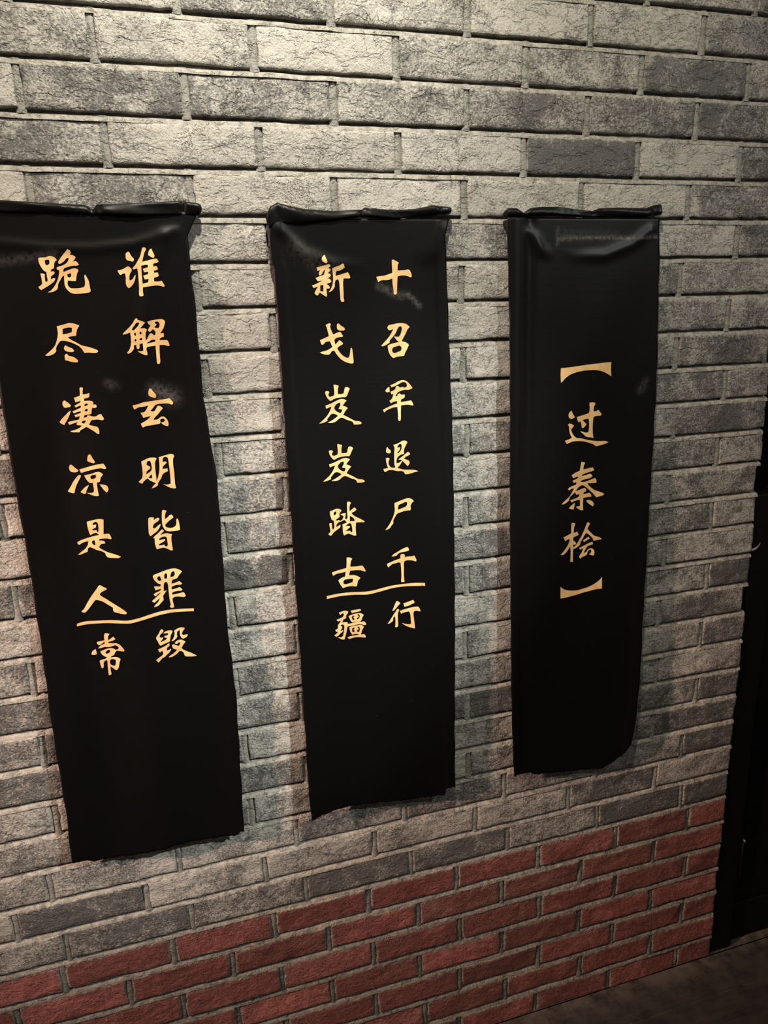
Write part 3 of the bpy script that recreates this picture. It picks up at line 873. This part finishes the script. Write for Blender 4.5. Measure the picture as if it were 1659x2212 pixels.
    (0, 'cold', [[-1905,14001,-1887,13990,-1872,13952,-1849,13904,-1838,13872,-1855,13858,-1897,13871,-1943,13894,-1944,13921,-1927,13977], [-2191,13858,-2169,13841,-2136,13802,-2105,13774,-2094,13753,-2115,13738,-2174,13736,-2211,13754,-2224,13797,-2213,13843], [-2083,13689,-2069,13683,-2078,13652,-2115,13596,-2153,13530,-2181,13468,-2199,13411,-2228,13412,-2293,13443,-2244,13509,-2188,13595,-2136,13655,-2103,13685], [-2081,13773,-1980,13798,-1854,13826,-1754,13840,-1720,13843,-1700,13805,-1685,13767,-1706,13758,-1763,13773,-1837,13768,-1963,13744,-2059,13719], [-2020,13680,-1920,13694,-1844,13716,-1804,13718,-1767,13700,-1746,13672,-1786,13628,-1803,13571,-1814,13561,-1849,13558,-1853,13489,-1851,13394,-1846,13351,-1867,13341,-1916,13350,-1972,13375,-2022,13405,-1959,13396,-1923,13404,-1911,13424,-1908,13488,-1913,13557,-1948,13554,-1975,13577,-2003,13626], [-1929,13663,-1888,13676,-1853,13679,-1849,13637,-1881,13618,-1916,13610,-1933,13632], [-1972,13524,-1991,13488,-2018,13437,-2034,13390,-2063,13392,-2109,13421,-2063,13466,-2014,13505], [-1814,13524,-1761,13515,-1714,13495,-1695,13451,-1705,13410,-1727,13390,-1758,13424,-1790,13480]]),
    (0, 'is', [[-2080,12943,-2003,12960,-1937,12971,-1876,12973,-1828,12958,-1839,12872,-1858,12725,-1777,12725,-1757,12690,-1747,12645,-1763,12636,-1802,12650,-1867,12655,-1928,12648,-1941,12627,-1862,12615,-1852,12576,-1857,12571,-1903,12569,-1937,12543,-1951,12511,-1905,12474,-1830,12424,-1749,12390,-1677,12355,-1644,12335,-1676,12316,-1757,12323,-1841,12341,-1863,12371,-1873,12411,-1919,12448,-1991,12475,-2052,12513,-2090,12527,-2117,12512,-2134,12458,-2182,12439,-2246,12416,-2281,12419,-2219,12464,-2152,12515,-2115,12568,-2097,12627,-2148,12620,-2201,12601,-2239,12576,-2262,12595,-2263,12622,-2204,12651,-2115,12678,-2011,12703,-1924,12719,-1965,12755,-2006,12747,-2054,12723,-2068,12768,-2078,12845], [-2001,12900,-1956,12935,-1932,12928,-1917,12888,-1928,12769,-1953,12771,-1949,12798,-2014,12797,-2011,12819,-1958,12842,-1947,12890,-1998,12883], [-2031,12633,-2005,12637,-1999,12609,-2001,12554,-2025,12561,-2046,12590,-2043,12618]]),
    (0, 'human', [[-2018,11881,-1971,11848,-1928,11822,-1931,11799,-1980,11780,-2024,11755,-2043,11728,-2030,11704,-1961,11646,-1868,11562,-1775,11483,-1705,11418,-1669,11373,-1682,11351,-1723,11355,-1798,11380,-1862,11409,-1874,11434,-1873,11480,-1892,11500,-1948,11546,-2018,11604,-2081,11633,-2121,11637,-2157,11600,-2218,11525,-2278,11461,-2306,11441,-2336,11445,-2359,11465,-2313,11506,-2249,11603,-2185,11695,-2112,11786,-2063,11845,-2039,11877]]),
    (0, 'constant', [[-2049,11050,-2018,11046,-1984,11025,-2009,10992,-2018,10921,-1968,10951,-1928,10977,-1903,10927,-1963,10903,-2017,10891,-2024,10874,-1953,10860,-1896,10854,-1852,10826,-1816,10774,-1786,10717,-1799,10700,-1866,10713,-1907,10723,-1938,10690,-1964,10650,-2008,10631,-2010,10613,-1958,10613,-1906,10601,-1868,10567,-1892,10502,-1920,10407,-1950,10374,-1971,10382,-2008,10423,-2041,10452,-2045,10379,-2043,10311,-2060,10300,-2087,10298,-2086,10353,-2082,10462,-2074,10565,-2100,10568,-2136,10536,-2145,10464,-2159,10435,-2180,10437,-2186,10475,-2193,10537,-2194,10573,-2161,10587,-2090,10603,-2077,10626,-2107,10642,-2148,10689,-2162,10739,-2096,10761,-2031,10778,-1979,10778,-1949,10763,-1920,10742,-1888,10745,-1869,10773,-1891,10806,-1921,10821,-1959,10813,-2013,10800,-2090,10809,-2144,10797,-2187,10790,-2173,10818,-2127,10849,-2078,10868,-2078,10904,-2113,10877,-2153,10852,-2178,10855,-2195,10886,-2192,10910,-2128,10921,-2075,10927,-2069,11016], [-2068,10734,-2029,10754,-2010,10740,-2019,10710,-2043,10689,-2075,10686,-2088,10706], [-2015,10577,-1978,10579,-1944,10557,-1950,10502,-1966,10461,-1988,10458,-2036,10494,-2034,10554], [-2229,10788,-2224,10746,-2220,10697,-2252,10689,-2293,10694,-2307,10708,-2279,10759]]),
    (1, 'new', [[1936,16857,1945,16852,1952,16820,1968,16787,1976,16750,1961,16732,1932,16742,1898,16765,1889,16792,1902,16829], [1804,16671,1888,16693,1961,16710,2005,16718,2025,16700,2025,16686,1991,16664,2030,16640,2020,16622,1978,16581,2013,16576,2027,16553,2016,16534,1959,16498,2004,16502,2023,16478,2037,16459,2021,16446,1950,16423,1988,16395,2002,16376,1996,16352,1946,16349,1948,16297,1949,16236,1934,16227,1890,16256,1832,16295,1810,16262,1794,16248,1765,16263,1747,16287,1780,16342,1813,16388,1741,16362,1714,16404,1775,16422,1841,16453,1893,16476,1807,16468,1780,16515,1847,16541,1918,16564,1936,16633,1926,16637,1900,16601,1873,16564,1847,16555,1834,16574,1857,16634,1817,16621], [1848,16402,1899,16406,1893,16307,1843,16313], [2055,16658,2120,16680,2186,16702,2227,16725,2242,16720,2251,16688,2261,16670,2225,16642,2170,16620,2124,16616,2108,16575,2107,16542,2183,16560,2260,16582,2311,16595,2330,16562,2348,16510,2332,16501,2281,16502,2236,16503,2223,16442,2223,16338,2224,16267,2221,16196,2229,16158,2218,16144,2183,16145,2173,16159,2167,16245,2163,16363,2158,16457,2144,16490,2103,16472,2085,16421,2083,16379,2050,16332,2014,16305,1978,16296,2010,16333,2044,16398,2063,16482,2063,16575]]),
    (1, 'halberd', [[1900,15789,1941,15807,1972,15815,1987,15800,1975,15767,1987,15709,2019,15635,2087,15662,2139,15674,2162,15639,2181,15610,2170,15595,2124,15592,2046,15566,2034,15547,2046,15478,2084,15511,2116,15544,2141,15528,2175,15493,2164,15473,2116,15451,2073,15413,2111,15353,2160,15297,2209,15265,2245,15253,2267,15272,2286,15341,2299,15409,2315,15413,2324,15388,2331,15314,2336,15214,2334,15175,2318,15161,2266,15168,2190,15196,2116,15249,2058,15321,2021,15386,1978,15368,1940,15326,1889,15323,1828,15336,1783,15358,1815,15371,1892,15387,1961,15418,1998,15441,1975,15491,1962,15530,1890,15524,1836,15482,1816,15488,1795,15556,1868,15583,1946,15614,1930,15687,1918,15750], [2105,15806,2125,15801,2154,15771,2203,15740,2218,15720,2206,15696,2165,15693,2114,15700,2090,15725,2087,15763,2094,15797]]),
    (1, 'lofty', [[1993,14834,2028,14822,2059,14816,2063,14795,2052,14776,2046,14675,2098,14672,2140,14680,2159,14744,2171,14774,2198,14783,2244,14760,2248,14750,2231,14715,2202,14651,2179,14622,2122,14620,2043,14615,1974,14599,1931,14576,1910,14572,1871,14610,1843,14662,1831,14723,1847,14732,1888,14730,1903,14714,1885,14680,1889,14649,1914,14638,1978,14659,1985,14694,1984,14775,1982,14825], [1823,14497,1908,14522,2014,14566,2094,14591,2146,14583,2187,14560,2154,14527,2114,14478,2156,14465,2186,14448,2201,14432,2174,14408,2140,14364,2117,14324,2184,14289,2261,14242,2313,14213,2393,14197,2429,14173,2423,14153,2364,14147,2294,14152,2280,14189,2249,14212,2181,14237,2114,14273,2078,14281,2029,14258,1996,14230,1953,14212,1890,14206,1848,14215,1918,14245,1989,14287,2027,14315,1992,14343,1940,14357,1903,14344,1875,14310,1841,14271,1845,14246,1802,14228,1743,14212,1701,14210,1756,14252,1833,14318,1890,14396,1926,14475,1878,14463,1835,14445], [2011,14510,2044,14528,2075,14531,2079,14506,2067,14471,2044,14431,2059,14425,2096,14423,2099,14392,2077,14358,2040,14370,1995,14404,1971,14441,1978,14471]]),
    (1, 'lofty', [[2000,13843,2036,13830,2067,13822,2071,13802,2060,13782,2055,13681,2107,13677,2150,13683,2169,13748,2181,13777,2208,13785,2255,13761,2260,13750,2242,13716,2212,13652,2190,13623,2131,13624,2051,13620,1982,13606,1938,13585,1917,13581,1877,13621,1849,13674,1837,13735,1853,13744,1895,13741,1909,13724,1892,13690,1895,13659,1921,13647,1985,13667,1992,13702,1991,13783,1989,13834], [1829,13508,1914,13531,2022,13572,2103,13595,2156,13585,2197,13561,2164,13528,2124,13481,2166,13466,2198,13448,2213,13431,2185,13408,2151,13365,2127,13325,2195,13287,2275,13238,2328,13206,2409,13187,2446,13162,2440,13142,2380,13138,2309,13145,2294,13183,2262,13208,2193,13236,2125,13274,2087,13283,2038,13262,2004,13234,1961,13218,1896,13214,1854,13224,1925,13253,1997,13292,2036,13319,2000,13348,1947,13364,1910,13352,1881,13319,1847,13281,1851,13255,1807,13239,1748,13224,1706,13224,1761,13264,1839,13328,1897,13405,1933,13483,1885,13472,1841,13456], [2019,13516,2052,13533,2084,13536,2088,13510,2076,13475,2052,13436,2068,13429,2105,13426,2109,13394,2086,13361,2049,13374,2003,13410,1979,13448,1985,13478]]),
    (1, 'tread', [[1794,12692,1861,12711,1917,12726,1966,12715,2004,12688,1991,12668,1961,12628,1964,12578,1930,12555,1901,12537,1900,12509,1945,12520,1971,12500,2006,12517,2030,12564,2026,12592,1999,12595,1983,12619,2034,12629,2078,12629,2071,12586,2057,12533,2084,12518,2101,12527,2103,12665,2110,12818,2133,12826,2171,12810,2182,12798,2158,12762,2147,12648,2193,12681,2239,12708,2277,12670,2259,12650,2179,12616,2200,12586,2254,12540,2337,12490,2415,12435,2408,12418,2335,12428,2255,12433,2245,12339,2247,12255,2251,12203,2227,12196,2171,12221,2105,12253,2065,12242,2024,12231,2010,12278,2009,12373,2007,12434,2052,12444,2092,12461,2066,12487,2045,12512,2016,12499,1982,12487,1954,12486,1913,12458,1895,12427,1893,12400,1933,12416,1968,12434,1966,12395,1948,12376,1896,12344,1838,12308,1797,12263,1780,12260,1743,12293,1784,12332,1778,12404,1771,12477,1788,12485,1820,12476,1817,12426,1825,12359,1854,12383,1857,12449,1850,12521,1824,12536,1810,12576,1796,12621], [1858,12652,1887,12681,1903,12673,1907,12651,1889,12620,1861,12613], [2148,12570,2198,12536,2229,12493,2234,12464,2144,12471], [2055,12394,2096,12422,2136,12438,2164,12424,2174,12389,2180,12276,2168,12266,2151,12269,2147,12297,2056,12305,2103,12337,2144,12365,2139,12382,2106,12393]]),
    (1, 'ancient', [[2052,11820,2103,11812,2143,11794,2154,11781,2129,11739,2112,11638,2227,11624,2338,11618,2360,11591,2397,11515,2379,11500,2322,11533,2242,11552,2103,11565,2081,11482,2162,11473,2231,11444,2276,11413,2293,11392,2244,11348,2231,11304,2223,11264,2205,11250,2135,11268,2066,11276,1996,11271,1960,11261,1928,11307,1897,11371,1877,11421,1930,11457,2006,11473,2022,11562,1935,11554,1838,11548,1791,11522,1781,11540,1767,11588,1841,11605,1939,11617,2037,11628,2047,11724], [1991,11412,2072,11414,2142,11407,2153,11394,2139,11344,2080,11331,1998,11329,1970,11346,1973,11392]]),
    (1, 'border', [[1856,10813,1927,10828,1991,10826,2031,10800,2024,10772,1993,10737,1985,10696,1990,10683,1936,10665,1910,10611,1957,10613,2004,10597,2014,10564,2091,10560,2180,10565,2269,10553,2339,10539,2366,10479,2342,10472,2284,10495,2207,10511,2118,10511,2005,10512,1983,10427,1955,10330,1934,10275,1899,10283,1848,10313,1809,10352,1872,10331,1902,10343,1922,10392,1939,10479,1942,10538,1920,10573,1890,10574,1877,10547,1906,10534,1898,10500,1874,10475,1872,10452,1920,10465,1907,10438,1858,10407,1816,10374,1780,10364,1747,10396,1807,10436,1820,10451,1785,10459,1770,10498,1823,10517,1826,10576,1876,10636,1883,10659,1830,10652,1803,10687,1862,10699,1927,10721,1947,10764,1936,10784,1913,10789,1877,10761], [2079,10808,2179,10805,2268,10800,2278,10773,2248,10761,2177,10758,2100,10756], [2033,10710,2099,10726,2188,10731,2258,10723,2305,10696,2327,10668,2296,10632,2282,10586,2251,10562,2169,10573,2103,10575,2075,10605,2049,10671], [2115,10699,2145,10698,2144,10681,2120,10668,2142,10639,2141,10615,2117,10614,2101,10642,2097,10685], [2210,10709,2234,10704,2250,10671,2237,10631,2206,10614,2189,10623,2195,10640,2226,10652,2227,10676,2204,10692], [2040,10492,2106,10502,2189,10496,2266,10487,2306,10460,2317,10440,2286,10392,2258,10312,2252,10301,2323,10293,2345,10246,2338,10223,2285,10239,2196,10264,2107,10271,2023,10266,1995,10303,2079,10314,2169,10306,2228,10306,2181,10328,2140,10337,2092,10335,2064,10378,2044,10443], [2104,10466,2140,10464,2139,10446,2114,10428,2137,10398,2130,10376,2100,10382,2090,10409,2092,10451], [2199,10464,2229,10458,2239,10419,2225,10367,2207,10359,2184,10376,2185,10400,2215,10412,2216,10430,2193,10447]]),
    (1, 'ten', [[3050,16769,3071,16778,3118,16759,3169,16730,3152,16702,3144,16607,3207,16611,3276,16615,3335,16623,3366,16590,3385,16517,3374,16498,3321,16518,3268,16529,3205,16530,3141,16516,3132,16416,3123,16295,3116,16242,3089,16233,3068,16243,3065,16301,3052,16393,3050,16489,3003,16471,2950,16462,2887,16463,2835,16450,2813,16431,2799,16455,2781,16517,2838,16526,2916,16534,2985,16552,3054,16575,3052,16679]]),
    (1, 'summon', [[2960,15748,3046,15765,3128,15777,3209,15775,3274,15758,3311,15727,3333,15711,3294,15678,3259,15614,3219,15551,3179,15482,3217,15476,3272,15453,3309,15422,3280,15363,3234,15284,3217,15244,3167,15241,3095,15235,3024,15218,2981,15255,2950,15312,2936,15372,2933,15422,2982,15445,3064,15462,3146,15474,3103,15495,3066,15542,3046,15572,3088,15561,3127,15559,3154,15583,3178,15637,3190,15696,3180,15721,3159,15727,3131,15713,3103,15669,3074,15616,3035,15568,2984,15520,2967,15496,2967,15471,2928,15448,2879,15425,2836,15417,2820,15427,2859,15465,2925,15527,2987,15599,3033,15677,3038,15687,2968,15669,2947,15685,2938,15720], [3023,15384,3089,15406,3139,15414,3171,15392,3176,15367,3158,15328,3114,15314,3048,15297,3021,15309,3006,15344]]),
    (1, 'army', [[2958,14771,3030,14792,3097,14824,3159,14841,3209,14838,3263,14810,3312,14760,3355,14701,3332,14686,3276,14674,3210,14678,3154,14666,3092,14644,3064,14615,3041,14575,3080,14582,3086,14613,3125,14621,3147,14599,3208,14600,3213,14574,3201,14544,3144,14516,3138,14475,3216,14480,3288,14486,3327,14489,3348,14451,3364,14413,3352,14403,3297,14417,3225,14422,3142,14417,3134,14333,3130,14202,3123,14160,3101,14151,3085,14168,3082,14258,3074,14395,3019,14394,2935,14373,2879,14351,2834,14317,2814,14366,2881,14393,2975,14428,3070,14453,3072,14495,3010,14488,2960,14465,2934,14509,2979,14542,3009,14618,2975,14615,2955,14658,3005,14675,3044,14699,3056,14739,3084,14748,3112,14736,3122,14720,3183,14726,3205,14715,3239,14718,3256,14748,3246,14785,3208,14808,3180,14809,3113,14782,3040,14750,2973,14734], [2941,14741,2940,14705,2944,14663,2916,14655,2878,14662,2868,14684,2890,14713,2919,14737]]),
    (1, 'retreat', [[2875,13718,2891,13689,2929,13654,2933,13626,2916,13606,2872,13610,2850,13628,2851,13671,2864,13713], [2841,13526,2880,13528,2908,13515,2890,13468,2888,13419,2909,13373,2942,13349,3009,13343,2994,13399,2991,13497,2994,13605,3002,13696,2981,13747,3043,13758,3099,13780,3144,13804,3189,13806,3221,13793,3238,13775,3203,13713,3173,13651,3171,13575,3126,13568,3070,13540,3041,13504,3028,13423,3066,13420,3100,13439,3134,13464,3112,13476,3063,13480,3091,13500,3159,13544,3210,13583,3238,13603,3265,13590,3281,13561,3242,13537,3197,13519,3163,13494,3212,13469,3256,13444,3266,13410,3248,13373,3231,13353,3209,13376,3172,13417,3139,13453,3111,13411,3082,13370,3042,13340,3086,13320,3141,13300,3223,13288,3317,13281,3383,13265,3416,13246,3360,13239,3293,13222,3226,13211,3182,13214,3156,13255,3118,13274,3040,13280,2963,13303,2891,13309,2851,13296,2829,13282,2807,13289,2791,13340,2836,13341,2875,13349,2855,13411,2845,13471], [3058,13719,3098,13754,3120,13752,3131,13730,3129,13676,3111,13634,3083,13604,3055,13595,3050,13612,3084,13636,3102,13678,3108,13694,3052,13693]]),
    (1, 'corpse', [[2973,12706,3040,12729,3124,12756,3208,12777,3262,12767,3300,12742,3322,12718,3282,12682,3258,12628,3262,12571,3250,12555,3184,12555,3106,12538,3011,12506,2976,12453,2941,12388,2939,12337,2910,12305,2875,12257,2830,12233,2790,12226,2831,12273,2878,12337,2919,12413,2955,12494,2975,12583,2972,12662], [3049,12666,3111,12689,3178,12712,3200,12699,3193,12650,3164,12624,3097,12601,3030,12578,3037,12634]]),
    (1, 'thousand', [[3177,11878,3198,11853,3208,11823,3191,11807,3124,11795,3052,11783,3007,11764,2983,11737,2938,11723,2888,11722,2923,11760,2997,11799,3081,11845], [3062,11748,3101,11751,3128,11731,3121,11691,3188,11697,3254,11698,3299,11706,3320,11664,3335,11616,3324,11594,3268,11616,3213,11626,3141,11625,3112,11604,3103,11488,3098,11342,3106,11223,3072,11220,3044,11228,3054,11346,3053,11492,3045,11592,3018,11600,2950,11588,2894,11576,2825,11524,2808,11544,2799,11591,2862,11614,2952,11647,3048,11673,3050,11731]]),
    (1, 'march', [[2962,10865,2990,10844,3017,10812,2988,10784,2929,10718,2882,10674,2866,10681,2903,10768,2945,10854], [2957,10709,2979,10701,2995,10682,2972,10641,2962,10527,2957,10364,2928,10348,2905,10356,2914,10441,2912,10544,2901,10575,2877,10535,2870,10487,2835,10455,2800,10434,2771,10437,2813,10493,2873,10584,2927,10663], [3073,10807,3158,10830,3249,10858,3271,10833,3276,10802,3230,10782,3161,10752,3087,10740], [3006,10669,3097,10691,3199,10712,3285,10723,3347,10717,3369,10673,3385,10635,3373,10624,3311,10642,3271,10640,3253,10611,3256,10501,3269,10347,3273,10292,3245,10301,3177,10326,3104,10363,3032,10424,3105,10399,3178,10387,3202,10397,3198,10476,3190,10598,3169,10643,3112,10635,3056,10622,3027,10606,3011,10638]]),
    (2, 'pass', [[6413,14115,6428,14095,6450,14051,6495,13992,6474,13975,6418,13960,6382,13975,6359,14026,6372,14074], [6795,14230,6846,14233,6920,14221,6929,14202,6902,14154,6900,14061,6945,14064,7003,14085,7026,14064,7082,13997,7069,13980,6995,13973,6935,13971,6907,13954,6896,13873,6898,13716,6920,13587,6929,13560,6853,13580,6762,13601,6692,13657,6615,13714,6675,13703,6766,13676,6802,13686,6814,13754,6807,13881,6796,13938,6715,13932,6665,13917,6711,13876,6757,13834,6729,13805,6686,13771,6657,13780,6639,13844,6622,13901,6579,13886,6563,13906,6538,13989,6639,14006,6798,14044,6809,14118], [6351,13854,6378,13876,6443,13859,6480,13831,6459,13802,6425,13767,6441,13710,6494,13636,6555,13594,6659,13578,6773,13543,6925,13510,7076,13490,7202,13480,7262,13456,7212,13434,7095,13412,6984,13402,6936,13438,6829,13480,6699,13517,6587,13534,6476,13537,6397,13519,6340,13499,6295,13565,6366,13578,6445,13609,6406,13675,6382,13758,6373,13827]]),
    (2, 'qin', [[6674,13126,6720,13121,6766,13103,6739,13055,6727,12978,6826,12987,6939,12995,6980,12939,6905,12920,6792,12900,6709,12876,6703,12851,6809,12865,6900,12875,6940,12832,6911,12802,6813,12786,6700,12766,6670,12744,6724,12731,6838,12744,6936,12767,7003,12779,7035,12737,7037,12684,6940,12687,6841,12698,6858,12663,6921,12604,6999,12549,7098,12506,7187,12470,7225,12440,7175,12418,7102,12405,7051,12397,7004,12449,6925,12524,6846,12592,6775,12646,6712,12673,6659,12653,6607,12614,6571,12572,6640,12583,6731,12605,6784,12612,6817,12569,6810,12543,6765,12529,6752,12491,6828,12495,6896,12501,6928,12464,6945,12422,6869,12424,6755,12418,6752,12325,6756,12238,6766,12177,6720,12176,6649,12212,6585,12267,6655,12264,6685,12267,6680,12387,6610,12389,6542,12378,6489,12359,6456,12409,6547,12424,6638,12452,6667,12488,6636,12505,6598,12496,6573,12526,6557,12554,6505,12514,6446,12469,6418,12400,6374,12373,6314,12348,6262,12354,6327,12405,6430,12478,6502,12574,6530,12636,6477,12629,6417,12604,6393,12639,6467,12676,6573,12703,6586,12747,6518,12742,6493,12784,6568,12807,6620,12828,6604,12855,6506,12834,6466,12890,6547,12933,6644,12961,6663,13050], [6566,12349,6561,12296,6541,12219,6487,12226,6432,12254,6484,12300], [6827,12356,6880,12363,6949,12335,6988,12297,6998,12250,6977,12225,6930,12257,6859,12312]]),
    (2, 'juniper', [[6507,11951,6554,11944,6594,11925,6573,11861,6563,11747,6609,11748,6648,11756,6681,11690,6628,11670,6559,11653,6561,11598,6602,11558,6634,11526,6620,11501,6566,11502,6568,11447,6606,11469,6650,11510,6694,11572,6752,11660,6801,11762,6842,11858,6863,11910,6885,11914,6932,11888,6911,11843,6876,11786,6931,11725,7039,11624,7121,11595,7172,11569,7203,11538,7137,11531,7020,11524,7004,11574,6965,11619,6911,11667,6856,11701,6827,11677,6784,11608,6727,11520,6721,11480,6669,11446,6608,11421,6569,11413,6567,11297,6573,11151,6510,11161,6513,11270,6507,11409,6497,11479,6467,11442,6423,11388,6355,11337,6309,11330,6285,11341,6360,11411,6434,11502,6469,11578,6483,11617,6451,11635,6413,11621,6375,11606,6333,11687,6425,11714,6509,11742,6504,11850], [6786,11560,6853,11592,6913,11619,6936,11582,6877,11555,6811,11522], [6708,11420,6806,11448,6918,11488,6999,11506,7016,11456,6957,11442,6897,11429,6854,11379,6812,11302,6872,11315,6900,11353,6944,11375,6997,11369,7042,11329,7052,11266,7039,11219,6987,11232,6934,11259,6970,11282,6984,11315,6968,11351,6938,11348,6902,11311,6889,11258,6830,11231,6777,11217,6740,11188,6716,11226,6715,11254,6759,11303,6793,11387,6778,11396,6725,11376]]),
    (2, 'bracket', [[6183,14891,6387,14901,6666,14923,6995,14942,7232,14951,7233,14816,7250,14687,7161,14742,7047,14790,6919,14819,6793,14825,6670,14825,6509,14805,6367,14763,6274,14705,6212,14645,6189,14633,6178,14766]]),
    (2, 'bracket', [[6303,10678,6379,10616,6471,10575,6581,10549,6689,10540,6821,10553,6951,10577,7078,10627,7171,10682,7236,10749,7241,10616,7246,10500,7126,10506,6997,10489,6824,10471,6603,10438,6422,10427,6313,10430,6308,10546]]),
    (0, 'underline', [[-2451,11266,-2334,11287,-2150,11280,-1918,11270,-1688,11235,-1510,11251,-1329,11283,-1149,11304,-968,11304,-787,11289,-618,11273,-623,11223,-792,11240,-974,11251,-1155,11245,-1336,11224,-1516,11198,-1635,11182,-1810,11200,-1983,11223,-2156,11234,-2330,11234,-2457,11221]]),
    (1, 'underline', [[1652,11168,1840,11176,2081,11160,2386,11117,2508,11116,2690,11140,2869,11167,3045,11180,3280,11186,3481,11167,3479,11111,3278,11130,3044,11133,2867,11118,2688,11085,2506,11060,2420,11057,2201,11091,1957,11120,1777,11121,1648,11114]]),
]
PART = {'bracket': 'gold_bracket', 'underline': 'gold_underline'}
LABELS = [
    'black cloth banner with two columns of gold writing, cut off at the left edge',
    'black cloth banner with two columns of gold writing, hanging between two other banners',
    'black cloth banner with one short column of gold writing between two gold brackets',
]
for b in range(3):
    x0, x1, zt, zb = BANNER_BOX[b]
    root = empty('hanging_banner', ((x0 + x1) / 2, 0.0, zb))
    tag(root, LABELS[b], 'banner', 'black cloth banners hung on the brick wall')
    build_cloth(b, root)
    build_pocket(b, root)
    for lb, key, loops in LETTERS:
        if lb == b:
            o = build_letter(PART.get(key, 'gold_character'), b, loops, root)
